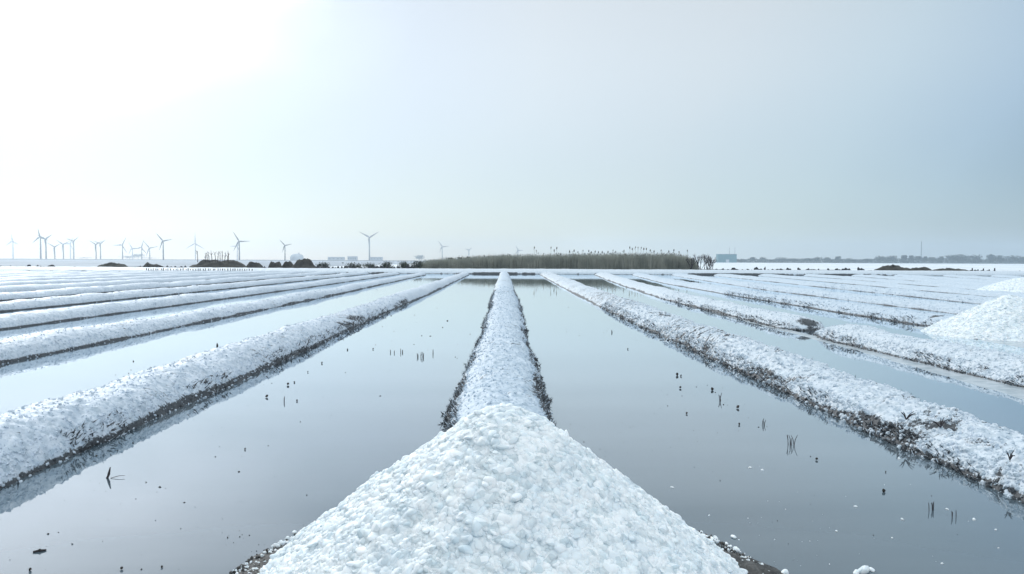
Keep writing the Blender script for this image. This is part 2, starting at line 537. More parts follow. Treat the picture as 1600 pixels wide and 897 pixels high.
# middle ridge
build_ridge("salt_ridge", [(3.6, 0, .44, .18), (4.6, 0, .45, .20), (5.6, 0, .47, .25), (7.4, 0, .49, .30), (11.0, .02, .50, .30), (12.2, .0, .45, .28), (18, .04, .47, .30), (40, .04, .52, .31), (DY + .3, .05, .5, .34)],
            1, "straight middle salt ridge running from the big heap to the cross dike",
            dens=0.0038, cols=74, creases=.35, mudh=0.06, lump_n=22000, lump_to=34, patches=((7.2, .95, 2.2, .24), (8.5, -.95, 2.0, .18), (4.6, -.97, .8, .2), (4.6, .97, .9, .2)), white=.35, grain=(.005, .014), streak=.6, spikes=6500, mat=M_RIDGE_MID)

LEFT = [  # far-end X, near X, ordinal words
    (-3.75, -4.45, "first salt ridge left of the middle one, with a dark muddy patch on its flank"),
    (-7.65, -8.4, "second salt ridge left of the middle one, ending in a small dark tip"),
    (-11.05, -11.5, "third salt ridge left of the middle one, next to a wide strip of bright water"),
    (-14.55, -14.9, "fourth salt ridge left of the middle one"),
    (-18.3, -18.7, "fifth salt ridge left of the middle one"),
    (-22.2, -22.5, "sixth salt ridge left of the middle one"),
    (-26.2, -26.4, "seventh salt ridge left of the middle one"),
    (-30.2, -30.3, "eighth salt ridge left of the middle one"),
    (-34.3, -34.3, "ninth salt ridge left of the middle one"),
    (-38.5, -38.5, "tenth salt ridge left of the middle one"),
    (-42.8, -42.8, "eleventh salt ridge left of the middle one, low and faint"),
    (-47.2, -47.2, "twelfth salt ridge left of the middle one, low and faint"),
    (-51.8, -51.8, "outermost salt ridge on the left, almost merging with the dike"),
]
for i, (xf, xn, lab) in enumerate(LEFT):
    xa = abs(xf)
    y0 = max(2.6, xa * 1150 / 1300)
    yf = [79.5, 78.0, 80, 81, 82, 82, 82, 82, 82, 82, 82, 82, 82][i]
    w = [.46, .43, .45, .47, .47, .5, .5, .54, .55, .58, .6, .6, .6][i]
    hh = [.28, .25, .26, .27, .27, .27, .27, .27, .26, .25, .25, .24, .24][i]
    kw = {}
    if i == 0:
        kw = dict(lump_n=20000, lump_to=26, dens=0.0038, cols=70, creases=.35, mudh=.05, patches=((16.5, .8, 1.6, .32), (24, .9, 2.0, .2)), white=.5, streak=.55, spikes=5000)
    elif i == 1:
        kw = dict(lump_n=9000, lump_to=34, dens=0.006, cols=48, mudh=.045, white=.5, streak=.5)
    elif i < 5:
        kw = dict(lump_n=2500, lump_to=40, dens=0.006, cols=36, mudh=.035)
    else:
        kw = dict(dens=0.008, cols=24, mudh=.012)
    if i == 0:
        P = [(y0, -3.72, w, hh), (12, -3.75, w, hh), (40, -3.8, w, hh), (yf, -4.1, w, hh)]
    elif i == 1:
        P = [(y0, -7.55, w + .04, hh), (30, -7.65, w, hh), (yf, -8.5, w, hh)]
    else:
        P = [(y0, xf, w, hh), (40, xf, w, hh), (yf, xf - .5, w, hh)]
    build_ridge("salt_ridge", P, 10 + i, lab, mat=M_RIDGE_SHADED, rough=.8, **kw)

RIGHT = [
    ("first salt ridge right of the middle one, broken by dark muddy creases and gravel", [(2.9, 3.72, .47, .20), (3.9, 3.72, .47, .20), (6, 3.72, .47, .21), (16, 3.7, .55, .28), (30, 3.8, .6, .27), (60, 4.3, .75, .27), (80.5, 4.75, .8, .28)]),
    ("far part of the second right hand salt ridge, ending in a dark stony gap", [(15.9, 6.72, .55, .25), (30, 7.0, .6, .26), (50, 8.3, .7, .27), (80.5, 10.8, .9, .28)]),
    ("third salt ridge right of the middle one, cracked and running into the salt cone", [(12.6, 10.4, .5, .25), (30, 10.6, .52, .25), (50, 11.5, .6, .25), (80, 14.6, .75, .25)]),
    ("fourth salt ridge right of the middle one, with a dotted dark foot", [(17.0, 13.6, .55, .24), (40, 14.6, .6, .24), (80, 18.8, .75, .24)]),
    ("fifth salt ridge right of the middle one, low and pale", [(21.5, 17.4, .6, .23), (80, 23.4, .8, .23)]),
    ("sixth salt ridge right of the middle one, low and pale", [(26, 21.3, .62, .22), (80, 28.2, .8, .22)]),
    ("seventh salt ridge right of the middle one, beside the far salt mound", [(31, 25.2, .65, .22), (80, 33.2, .8, .22)]),
    ("eighth salt ridge right of the middle one, behind the far salt mound", [(37, 29.5, .7, .22), (80, 38.4, .8, .22)]),
    ("ninth salt ridge right of the middle one, flat and pale", [(43, 34., .7, .2), (81, 43.6, .8, .2)]),
    ("tenth salt ridge right of the middle one, flat and pale", [(49, 39., .7, .2), (81, 49, .8, .2)]),
    ("outermost salt ridge on the right", [(56, 44.5, .7, .2), (81, 54.4, .8, .2)]),
]
for i, (lab, P) in enumerate(RIGHT):
    if i == 0:
        kw = dict(lump_n=24000, lump_to=24, dens=0.0032, cols=84, creases=.9, mudh=.05, mudpatch=.36, patches=((17.2, -.2, .9, .4), (14.5, -.85, 1.0, .2), (9.5, -.85, .8, .16), (6.4, -.9, .8, .16)), white=.5, rough=1.25, grain=(.006, .024), streak=1.0, spikes=6000)
    elif i == 1:
        kw = dict(lump_n=6000, lump_to=30, dens=0.005, cols=44, mudh=.05, patches=((16.0, 0, .5, .9),), white=.4, taper_near=True, streak=.2, spikes=2500)
    elif i == 2:
        kw = dict(lump_n=7000, lump_to=34, dens=0.006, cols=40, mudh=.03, patches=((17.3, -.2, .12, .6), (16.2, -.2, .12, .6)), white=.35, streak=.2, spikes=4000)
    elif i < 5:
        kw = dict(lump_n=3500, lump_to=44, dens=0.007, cols=32, mudh=.022, white=.3)
    else:
        kw = dict(dens=0.008, cols=24, mudh=.012)
    if i > 1: kw["mat"] = M_RIDGE_MID
    build_ridge("salt_ridge", P, 40 + i, lab, **kw)
build_ridge("salt_ridge", [(6.6, 6.75, .50, .24), (10, 6.72, .52, .27), (14.6, 6.68, .54, .36), (15.3, 6.66, .40, .30)], 60,
            "near part of the second right hand salt ridge, with a high rounded end",
            lump_n=14000, lump_to=15.2, dens=0.0042, cols=60, creases=.3, mudh=.05, white=.45, patches=((7.6, -.9, .8, .2),), taper_far=True, streak=.4, spikes=4000)

# thin salt crust floating along the ridge on the right
def crust(name, pts, label, seed, th=0.006):
    n = len(pts)
    v, f = [], []
    ys = np.linspace(pts[0][0], pts[-1][0], 160)
    a = np.interp(ys, [p[0] for p in pts], [p[1] for p in pts]); b = np.interp(ys, [p[0] for p in pts], [p[2] for p in pts])
    a = a + 0.10 * fbm(ys * 1.6, 0.5, seed=seed, oct=4)
    X = np.stack([a, a + (b - a) * .25, a + (b - a) * .6, b], 1)
    Z = np.stack([np.full_like(ys, -.004), np.full_like(ys, th), np.full_like(ys, th), np.full_like(ys, th)], 1)
    V = np.stack([X, np.repeat(ys[:, None], 4, 1), Z], -1).reshape(-1, 3)
    me = mesh_np(name, [(V, grid_faces(len(ys), 4), 0, True)], [M_CRUST])
    return tag(obj(name, me), label, "salt crust")


M_CRUST = simple("thin_salt_crust", (0.36, 0.42, 0.46), (0.55, 0.60, 0.64), 5, 0.25, 0.3, 30, spec=.5)
crust("salt_crust", [(6.6, 5.55, 6.4), (9, 5.75, 6.4), (12, 5.95, 6.35), (16, 6.05, 6.3), (20, 6.1, 6.4)],
      "pale thin salt crust on the water along the second ridge on the right", 5)
crust("salt_crust", [(9.5, 8.9, 9.8), (14, 9.2, 9.9), (17, 9.4, 10.1)],
      "pale thin salt crust on the water in front of the salt cone", 6)

# ------------------------------------------------------------------ cross dike
def dike():
    xs = np.linspace(-62, 62, 1500)
    t = np.linspace(0, 1, 26)
    X, T = np.meshgrid(xs, t, indexing='ij')
    prof = np.clip(np.sin(np.pi * T ** 0.9), 0, 1) ** 0.55
    wob = 0.25 * fbm(X * .15, 1.0, seed=70) + .1 * fbm(X * 1.4, 1.2, seed=72)
    Y = DY - wob * (1 - T) + 5.5 * T
    Z = -0.1 + prof * 0.66 * (1 + .05 * fbm(X * .08, 0.0, seed=71, oct=2)) + .03 * fbm(X * 2, T * 8, seed=73)
    P = np.stack([X, Y, Z], -1)
    A = np.clip((0.11 + .1 * np.clip(fbm(X * .12, 3.0, seed=75) + .1, 0, 1) + .05 * fbm(X * 3, T * 9, seed=74) - Z) / .06 + .5, 0, 1)
    me = mesh_np("cross_dike", [(P.reshape(-1, 3), grid_faces(len(xs), 26), 0, True)], [M_RIDGE], {"mud": A.ravel(), "streak": A.ravel() * 0})
    return tag(obj("cross_dike", me), "low snowy white dike crossing the view at the far end of the pans", "dike")


dike()

# ------------------------------------------------------------------ heaps
def heap(name, cx, cy, R, H, label, n_l, seed, top=0.10, size=(0.010, 0.026), tm=ICO2, stretch=0.0, rings=150, segs=320, amp=1.0, skirt=False, group=None):
    rng = np.random.default_rng(seed)

    def surf(r, a):
        rr = r
        Rl = R * (1 + 0.05 * fbm(np.cos(a) * 1.4, np.sin(a) * 1.4, seed=seed))
        s = rr / Rl
        z = H * ((1 + top) - np.sqrt(s * s + top * top) * (1 + top) / math.sqrt(1 + top * top))
        z = z + H * 0.02 * np.sin(np.clip(s, 0, 1) * math.pi)
        x = rr * np.cos(a); y = rr * np.sin(a)
        z = z + amp * (0.035 * fbm(x * 3, y * 3, seed=seed + 2, oct=3) + 0.018 * fbm(x * 12, y * 12, seed=seed + 3, oct=3)) * np.clip(s * 4 + .35, 0, 1)
        d, c = worley(x * 26 + .5 * fbm(x * 9, y * 9, seed=seed), y * 26, seed + 4)
        z = z + amp * (0.012 * (c - .5) + 0.009 * (.5 - d))
        return np.stack([x + cx, y + cy, z], -1)
    r = np.linspace(0.002, R * 1.14, rings); a = np.linspace(0, 2 * math.pi, segs + 1)
    RR, AA = np.meshgrid(r, a, indexing='ij')
    AA2 = AA.copy(); AA2[:, -1] = 0
    P = surf(RR, AA2)
    parts = [(P.reshape(-1, 3), grid_faces(rings, segs + 1)[:, ::-1], 0, True)]
    tone = [np.full(len(P.reshape(-1, 3)), .35)]

    def flakes(n, s0, s1, tmpl, flat, lift, pw, jit, sm=True):
        lr = R * 1.03 * np.sqrt(rng.uniform(0, 1, n)); la = rng.uniform(0, 2 * math.pi, n)
        Q = surf(lr, la)
        sz = s0 + (s1 - s0) * rng.uniform(0, 1, n) ** pw
        th = math.atan2(H, R) * np.clip(lr / (R * .25), 0, 1)
        nn = np.stack([np.cos(la) * np.sin(th), np.sin(la) * np.sin(th), np.cos(th)], -1) + rng.normal(0, 1, (n, 3)) * .24
        nn /= np.linalg.norm(nn, axis=1)[:, None]
        t = np.cross(nn, rng.normal(size=(n, 3))); t /= np.linalg.norm(t, axis=1)[:, None]
        bt = np.cross(nn, t)
        v0, f0 = tmpl
        # soft irregular outlines: low-order lobes plus a little jitter
        ph = rng.uniform(0, 6.28, (n, 3)); az = np.arctan2(v0[:, 1], v0[:, 0])[None]
        rad = 1 + .18 * np.cos(2 * az + ph[:, :1]) + .13 * np.cos(3 * az + ph[:, 1:2]) + .07 * np.cos(5 * az + ph[:, 2:3])
        vv = v0[None] * (1 + rng.uniform(-jit, jit, (n, len(v0), 1)))
        px, py, pz = vv[..., 0] * rad, vv[..., 1] * rad * rng.uniform(.6, 1, (n, 1)), vv[..., 2] * rng.uniform(flat[0], flat[1], (n, 1))
        W_ = (t[:, None] * px[..., None] + bt[:, None] * py[..., None] + nn[:, None] * pz[..., None]) * sz[:, None, None] + (Q + nn * (sz * lift)[:, None])[:, None]
        ff = f0[None] + (np.arange(n) * len(v0))[:, None, None]
        parts.append((W_.reshape(-1, 3), ff.reshape(-1, 3), 0, sm))
        tone.append(np.repeat(rng.uniform(0, 1, n), len(v0)))
    flakes(int(n_l * .20), size[1] * .55, size[1], ICO3 if tm is ICO2 else ICO2, (.28, .5), -.16, 1.3, .03)
    flakes(int(n_l * .45), size[0] * .9, size[1] * .55, tm, (.35, .6), -.10, 1.5, .05)
    flakes(int(n_l * .5), size[0] * .45, size[0] * .9, ICO1, (.3, .7), .05, 1.5, .15)
    flakes(int(n_l * .35), size[0] * .8, size[1] * .6, ICO1, (.3, .7), .0, 1.5, .14, False)
    parts = [(v - np.array([cx, cy, 0]), f, mi, sm) for v, f, mi, sm in parts]
    me = mesh_np(name, parts, [M_HEAP], {"tone": np.concatenate(tone)})
    o = obj(name, me, loc=(cx, cy, 0))
    return tag(o, label, "salt heap", group)


HP = heap("salt_heap", 0.0, 3.3, 1.18, 0.84, "big cone of coarse white salt crystals in the front of the picture", 30000, 5, top=.09, size=(.011, .040))
heap("salt_heap", 10.55, 15.2, 1.55, 0.83, "pointed white salt cone by the right edge, standing on the third ridge", 5000, 6, top=.09, size=(.014, .05), tm=ICO1, segs=200, rings=90)
heap("salt_heap", 26.6, 37.3, 2.3, 0.80, "rounded far white salt mound near the right edge, behind the pointed cone", 2500, 7, top=.35, size=(.03, .06), tm=ICO1, segs=140, rings=60)
heap("salt_heap", 10.55, 13.35, .42, 0.22, "little white salt pile at the foot of the pointed cone", 700, 8, top=.3, size=(.012, .03), tm=ICO1, segs=100, rings=40)

# muddy gravel shelf round the foot of the big heap
def shelf():
    a = np.linspace(0, 2 * math.pi, 361); t = np.linspace(.75, 1.0, 26)
    T, A = np.meshgrid(t, a, indexing='ij')
    A2 = A.copy(); A2[:, -1] = 0
    rim = 1.22 + .12 * fbm(np.cos(A2) * 3, np.sin(A2) * 3, seed=90, oct=5)
    rim = rim + .10 * np.exp(-((np.abs(((A2 - .15 + math.pi) % (2 * math.pi)) - math.pi)) / .30) ** 2) + .10 * np.exp(-((A2 - 3.0) / .3) ** 2)
    r = rim * T
    x = r * np.cos(A2); y = r * np.sin(A2)
    z = 0.035 * (1 - ((T - .75) / .25) ** 2) * (1 + .8 * fbm(x * 9, y * 9, seed=91)) - 0.012 * (T > .985)
    v = np.stack([x, y, z], -1).reshape(-1, 3)
    parts = [(v, grid_faces(26, 361)[:, ::-1], 0, True)]
    rng = np.random.default_rng(3)
    n = 5000
    la = rng.uniform(0, 2 * math.pi, n); lr = rng.uniform(1.10, 1.30, n)
    Q = np.stack([lr * np.cos(la), lr * np.sin(la), .012 + 0 * lr], -1)
    sz = .004 + .010 * rng.uniform(0, 1, n) ** 2
    k = rng.uniform(size=n) < .6
    lv, lf = lumps(Q[k], sz[k], ICO1, rng); parts.append((lv, lf, 0, False))
    lv, lf = lumps(Q[~k], sz[~k] * 1.2, ICO1, rng); parts.append((lv, lf, 1, False))
    me = mesh_np("muddy_foot", parts, [M_MUD, M_HEAP], {"tone": np.full(sum(len(q[0]) for q in parts), .8)})
    o = obj("muddy_foot", me, HP)
    o["label"] = "dark gravelly mud round the foot of the heap"


shelf()

# loose salt lumps lying on the water round the heap and in the right pan
def lump_obj(x, y, s, label, group, seed, mat=None, tm=ICO3, flat=(.5, .75), cat="salt lump", name="salt_lump", sink=.25):
    rng = np.random.default_rng(seed)
    v, f = lumps(np.zeros((1, 3)), np.array([1.0]), tm, rng, flat=flat, jit=.03)
    nx = fbm(v[:, 0] * 1.7, v[:, 1] * 1.7, v[:, 2] * 1.7, seed=seed, oct=3)
    v = v * (1 + .35 * nx)[:, None] * s
    v[:, 2] *= .75
    me = mesh_np(name, [(v, f, 0, True)], [mat or M_HEAP], {"tone": np.full(len(v), .8)})
    o = obj(name, me, loc=(x, y, s * sink))
    return tag(o, label, cat, group)


px_l = [(1058, 822, 11), (1085, 846, 20), (1098, 842, 16), (1128, 862, 9), (1142, 866, 9), (1149, 873, 10), (1124, 880, 15), (1150, 884, 13),
        (1160, 884, 9), (1170, 872, 8), (1178, 886, 10), (1111, 853, 17), (1146, 840, 12), (1136, 872, 8), (1168, 893, 12), (1074, 835, 14),
        (515, 812, 12), (500, 822, 13), (480, 840, 11), (470, 850, 10), (452, 862, 11), (440, 851, 10), (425, 862, 9), (408, 876, 10), (398, 884, 9), (460, 833, 8)]
for i, (x, y, s) in enumerate(px_l):
    p = at_z(x, y)
    right = x > 700
    lump_obj(p.x, p.y, s * .5 * p.y / F, "loose white salt lump in the water at the %s foot of the big heap" % ("right" if right else "left"),
             "salt lumps at the %s foot of the big heap" % ("right" if right else "left"), 200 + i, tm=ICO2)
for i, (x, y, s) in enumerate([(1350, 894, 26), (1338, 897, 14), (1226, 897, 16), (1362, 892, 12)]):
    p = at_z(x, y)
    lump_obj(p.x, p.y, s * .5 * p.y / F, ["widest white salt lump at the bottom edge, right of the heap", "small salt lump touching the left of the widest bottom edge lump",
             "lone salt lump at the bottom edge between the heap and the widest lump", "small salt lump touching the right of the widest bottom edge lump"][i], "salt lumps along the bottom edge", 240 + i)
wl = [(1172, 731), (1192, 728), (1191, 735), (1196, 767), (1050, 762), (1090, 808), (1108, 806), (1272, 788), (1337, 792), (1388, 812), (1410, 812), (1436, 812), (1480, 796), (1504, 811),
      (1307, 830), (1376, 834), (1394, 841), (1445, 860), (1472, 881), (1322, 873), (1556, 828), (1308, 754), (1405, 717), (1585, 870), (1522, 812), (1219, 827)]
for i, (x, y) in enumerate(wl[::2]):
    p = at_z(x, y)
    lump_obj(p.x, p.y, random.uniform(2.5, 4.2) * p.y / F, "small white salt nugget lying in the shallow grey water of the right pan", "salt nuggets in the right pan", 300 + i, tm=ICO1, sink=.15)

# dark stones and clods standing out of the water
clod_m = []
for i in range(5):
    rng = np.random.default_rng(400 + i)
    v, f = lumps(np.zeros((1, 3)), np.array([1.0]), ICO2, rng, flat=(.7, .95), jit=.2)
    clod_m.append(mesh_np("mud_clod", [(v, f, 0, False)], [M_SPECK]))


def clod(x, y, s, label, group=None, k=0):
    p = at_z(x, y)
    o = obj("mud_clod", clod_m[k % 5], loc=(p.x, p.y, s * .3 * p.y / F))
    q = s * .29 * p.y / F
    o.scale = (q, q, q * 1.1)
    o.rotation_euler = (0, 0, k * 1.3)
    return tag(o, label, "mud clod", group)


for i, (x, y, s, l) in enumerate([
        (1276, 719, 8, "dark clod in the right pan, just right of the larger reed stub tuft"),
        (1381, 769, 9, "dark pointed clod in the right pan, nearest to the bottom right corner"),
        (1153, 638, 9, "dark clod in the right pan with its mirror image under it"),
        (1058, 587, 8, "dark clod at the end of a faint drift line in the right pan"),
        (1064, 588, 5, "tiny clod touching a bigger clod on the drift line of the right pan"),
        (1063, 607, 7, "dark round clod in the right pan, below the drift line"),
        (1113, 610, 8, "dark star shaped clod in the right pan, right of the round one"),
        (1073, 647, 6, "small dark clod in the right pan, halfway between heap and first ridge"),
        (1155, 664, 6, "small dark clod just below the mirrored clod of the right pan"),
        (981, 546, 4, "lone small clod in the far middle of the right pan"),
        (450, 602, 8, "dark clod in the left pan, largest of a slanting row"),
        (460, 598, 4, "tiny clod right of the largest clod of the slanting row"),
        (417, 621, 8, "dark clod in the left pan, lowest of the slanting row"),
        (464, 627, 5, "small flat clod in the left pan, below the slanting row"),
        (503, 568, 5, "upper clod in the left pan, in the slanting row"),
        (481, 582, 4, "middle clod in the left pan, in the slanting row"),
        (543, 547, 4, "small clod in the left pan left of the reed stubs"),
        (583, 546, 4, "small clod in the left pan nearest the reed stubs"),
        (62, 862, 8, "dark floating chunk at the far lower left of the left pan"),
        (47, 892, 9, "dark chunk with a twig at the bottom left of the picture"),
        (190, 890, 9, "flat round dark stone at the bottom of the left pan"),
        (253, 887, 6, "small dark chunk right of the flat stone in the left pan"),
        (383, 703, 5, "small dark clod in the left pan, halfway to the big heap"),
        (1384, 738, 4, "speck sized clod at the end of a streak in the right pan")]):
    clod(x, y, s, l, "mud clods standing in the pans", i)

# fine floating specks: nobody could count them
def specks(name, boxes, n, label, mat, smin, smax, seed):
    rng = np.random.default_rng(seed)
    P, sz = [], []
    per = n // len(boxes)
    for (x0, y0, x1, y1) in boxes:
        for _ in range(per):
            p = at_z(rng.uniform(x0, x1), rng.uniform(y0, y1))
            P.append((p.x, p.y, .001)); sz.append((smin + (smax - smin) * rng.uniform() ** 3) * p.y / F * .5)
    v, f = lumps(np.array(P), np.array(sz), ICO1, rng, flat=(.3, .5), jit=.3)
    v[:, 2] = np.clip(v[:, 2], -.01, .02)
    o = obj(name, mesh_np(name, [(v, f, 0, False)], [mat], {"tone": np.full(len(v), .8)}))
    return tag(o, label, "floating debris", None, "stuff")


specks("floating_debris", [(0, 760, 360, 897), (130, 690, 480, 830), (300, 560, 620, 700), (350, 820, 520, 890), (560, 480, 760, 560), (180, 560, 340, 600)], 150,
       "fine dark specks floating on the left pan", M_SPECK, 1.0, 4.5, 71)
specks("floating_debris", [(870, 450, 1000, 540), (1020, 580, 1150, 640), (1000, 620, 1300, 760), (870, 660, 1000, 720), (1200, 720, 1590, 880)], 90,
       "fine dark specks floating on the right pan", M_SPECK, 1.0, 3.2, 72)
specks("floating_debris", [(1180, 700, 1590, 890), (1150, 780, 1300, 890), (1400, 680, 1590, 760)], 60,
       "fine white salt grains floating on the right pan", M_HEAP, 1.0, 3.0, 73)

# stub tufts and twigs
def tuft(x, y, hpx, n, spread, label, seed, name="reed_stub", lean=.35, group=None, rad=.0022):
    p = at_z(x, y); rng = random.Random(seed)
    s = p.y / F; hpx = hpx * (.55 if y < 600 else .85)
    mb = MB()
    for i in range(n):
        bx = rng.uniform(-1, 1) * spread * s; by = rng.uniform(-.5, .5) * spread * s
        h = hpx * s * rng.uniform(.55, 1); dx = rng.uniform(-lean, lean) * h; dy = rng.uniform(-lean, lean) * h * .5
        mb.tube([(bx, by, -.02), (bx + dx * .4, by + dy * .4, h * .55), (bx + dx, by + dy, h)], [max(rad, .55 * s), max(rad, .5 * s), .35 * s], 5)
    o = obj(name, mb.mesh(name, M_BARK), loc=(p.x, p.y, 0))
    return tag(o, label, "reed stub", group)


tuft(1237, 695, 20, 7, 6, "largest tuft of dark reed stubs in the right pan", 1)
tuft(1455, 797, 20, 5, 5, "upright tuft of reed stubs in the right pan near the bottom right", 2)
tuft(1490, 808, 14, 3, 4, "thin sparse stubs right of the upright tuft in the bottom right", 3)
tuft(1126, 626, 16, 3, 3, "thin upright stubs in the right pan above the mirrored clod", 4)
tuft(1190, 664, 13, 3, 4, "small tuft of stubs right of the mirrored clod", 5)
tuft(955, 520, 8, 2, 3, "short far stubs in the right pan", 6)
tuft(611, 551, 10, 2, 2, "leftmost short stub in the row of reed stubs of the left pan", 7, lean=.1)
tuft(617, 552, 12, 2, 2, "second stub in the row of reed stubs of the left pan", 8, lean=.1)
tuft(629, 551, 13, 3, 3, "upright cluster in the middle of the row of stubs of the left pan", 9, lean=.1)
tuft(652, 558, 14, 2, 2, "single stub just left of the crossed stubs in the left pan", 10, lean=.15)
tuft(661, 558, 15, 4, 4, "crossed stubs shaped like a W in the left pan", 11, lean=.3)
tuft(677, 553, 14, 2, 2, "rightmost stub of the row of stubs in the left pan", 12, lean=.1)
tuft(445, 628, 12, 2, 2, "thin stub under the slanting row of clods in the left pan", 13, lean=.1)
tuft(341, 541, 10, 4, 4, "dark stubs in the second pan left of the middle ridge", 14)

for i, (x, y, l) in enumerate([(1416, 650, "dark dry sprig on the crest of the first right ridge, left one of three"), (1470, 662, "dark dry sprig on the crest of the first right ridge, middle one of three"),
                               (1578, 712, "dark dry sprig on the first right ridge nearest the right edge")]):
    p = at_z(x, y, .2); s = p.y / F; rg = random.Random(40 + i); mb = MB()
    for k in range(9):
        d = Vector((rg.uniform(-1, 1), rg.uniform(-.8, .8), rg.uniform(.25, 1.1))).normalized() * rg.uniform(7, 17) * s
        mb.tube([(0, 0, -.02), d * .5 + Vector((0, 0, .003)), d], [.9 * s, .7 * s, .35 * s], 4)
    tag(obj("dry_sprig", mb.mesh("dry_sprig", M_BARK), loc=(p.x, p.y, .19)), l, "sprig", "dry sprigs on the first right ridge")

# drifting twig in the left pan
p = at_z(171, 747); s = p.y / F
mb = MB()
mb.tube([(-3 * s, 0, 0), (-1 * s, 0, 6 * s), (1.5 * s, 0, 17 * s)], [1.3 * s, 2.2 * s, .8 * s], 6)
mb.tube([(-1.5 * s, 0, 5 * s), (-6 * s, 0, -2 * s)], [1.2 * s, .6 * s], 5)
mb.tube([(3 * s, -2 * s, .5 * s), (14 * s, 2 * s, 3 * s), (22 * s, 4 * s, 3 * s)], [.5 * s, .45 * s, .3 * s], 5)
tag(obj("twig", mb.mesh("twig", M_BARK), loc=(p.x, p.y, 0)), "dark forked twig sticking out of the water of the left pan", "twig")
p = at_z(62, 862); s = p.y / F
mb = MB(); mb.tube([(-8 * s, -4 * s, .004), (0, 0, .006), (8 * s, 4 * s, .004)], [1.4 * s, 2 * s, 1.2 * s], 6)
tag(obj("twig", mb.mesh("twig", M_BARK), loc=(p.x, p.y, 0)), "short dark stick floating at the lower left", "twig")

# ------------------------------------------------------------------ dark heaps and rocks on the rear bank
def mound(x0, x1, ytop, Y, label, seed, mat=M_EARTH, bumpy=.28, flat=.5):
    """low earth heap: pixel extent turned into a size at distance Y"""
    ybase = 418.5
    a = at_y(x0, ybase, Y); b = at_y(x1, ybase, Y); t = at_y((x0 + x1) / 2, ytop, Y)
    R = (b.x - a.x) / 2 * 1.15; H = t.z - .06
    rr = np.linspace(0, 1.05, 26); an = np.linspace(0, 2 * math.pi, 73)
    RR, AA = np.meshgrid(rr, an, indexing='ij'); AA[:, -1] = 0
    x = RR * np.cos(AA) * R; y = RR * np.sin(AA) * R * .55
    z = H * np.clip(1 - RR ** (2 + flat), -.2, 1) ** 1
    z = z + H * bumpy * fbm(x * 1.4, y * 1.4, seed=seed, oct=4) * np.clip(1.05 - RR, 0, 1) * 2.0 + .04 * fbm(x * 7, y * 7, seed=seed + 1, oct=2)
    v = np.stack([x, y, z], -1).reshape(-1, 3)
    parts = [(v, grid_faces(26, 73)[:, ::-1], 0, True)]
    me = mesh_np("earth_mound", parts, [mat])
    o = obj("earth_mound", me, loc=((a.x + b.x) / 2, Y, 0.0))
    return tag(o, label, "earth mound", "dark earth mounds behind the cross dike")


for i, (x0, x1, yt, l) in enumerate([
        (150, 204, 411, "long low dark mound behind the left end of the dike"),
        (219, 258, 411, "low dark mound left of the big mound with bare stems"),
        (296, 388, 406, "big dark mound topped with a row of bare stems"),
        (384, 412, 407, "small dark mound touching the right side of the stem topped mound"),
        (419, 441, 406.5, "round brown mound just left of the dark turbine's foot"),
        (439, 461, 406, "round brown mound at the foot of the dark turbine"),
        (456, 496, 406.5, "widest brown mound below the pale dome"),
        (1362, 1428, 416, "left half of the long dark mound on the right"),
        (1415, 1462, 418, "middle hump of the long dark mound on the right"),
        (1450, 1518, 419, "right tail of the long dark mound on the right")]):
    mound(x0, x1, yt, 100 + (i % 3) * 1.2, l, 500 + i)

rock_m = []
for i in range(6):
    rng = np.random.default_rng(600 + i)
    v, f = lumps(np.zeros((1, 3)), np.array([1.0]), ICO2, rng, flat=(.6, .9), jit=.16)
    v = v * (1 + .3 * fbm(v[:, 0] * 2, v[:, 1] * 2, v[:, 2] * 2, seed=i))[:, None]
    rock_m.append(mesh_np("rock", [(v, f, 0, False)], [M_ROCK]))


def rock_line(x0, x1, n, hmin, hmax, where, seed, Y0=96.5):
    rng = random.Random(seed)
    for i in range(n):
        x = x0 + (x1 - x0) * (i + rng.uniform(.1, .9)) / n
        Y = Y0 + rng.uniform(-.6, .8)
        p = at_y(x, 412, Y)
        zc = 0.36     # sight line over the dike crest
        top = zc + rng.uniform(hmin, hmax) * Y / F
        o = obj("rock", rng.choice(rock_m), loc=(p.x, Y, zc - .12))
        w = rng.uniform(2.2, 5.2) * Y / F
        o.scale = (w, w * .8, max(.1, (top - zc + .12)) * 1.1)
        o.rotation_euler = (0, 0, rng.uniform(0, 6))
        tag(o, "dark rock " + where, "rock", "dark rocks " + where)


rock_line(0, 92, 20, 1, 5, "in the broken line behind the far left end of the dike", 1)
rock_line(112, 121, 3, 1, 3, "in the tiny lone cluster behind the left part of the dike", 2)
rock_line(205, 298, 22, 1, 5, "in the line left of the stem topped mound", 3)
rock_line(408, 422, 4, 1, 3, "between the small mound and the round brown mounds", 4)
rock_line(494, 650, 34, 2, 7, "in the line between the brown mounds and the reed bed", 5)
rock_line(1112, 1364, 50, 1, 5, "in the line between the bare shrub and the long right mound", 6)
rock_line(1514, 1600, 16, .5, 2.5, "in the low line right of the long mound", 7)
for i, (x, yt) in enumerate([(1519, 419), (1528, 421), (1536.5, 419.5), (1545.5, 421), (1554, 419)]):
    p = at_y(x, 425, 96.2); t = at_y(x, yt, 96.2)
    mb = MB(); mb.tube([(0, 0, 0), (.01, 0, t.z * .6), (0.0, 0, t.z)], [.09, .085, .075], 8)
    tag(obj("wooden_post", mb.mesh("wooden_post", M_BARK), loc=(p.x, 96.2, 0)),
        ["short dark post nearest the long right mound", "low stub of a post, second from the long right mound", "middle one of the five short dark posts right of the mound",
         "low stub of a post, fourth from the long right mound", "short dark post farthest right of the long mound"][i], "post", "short posts right of the long mound")

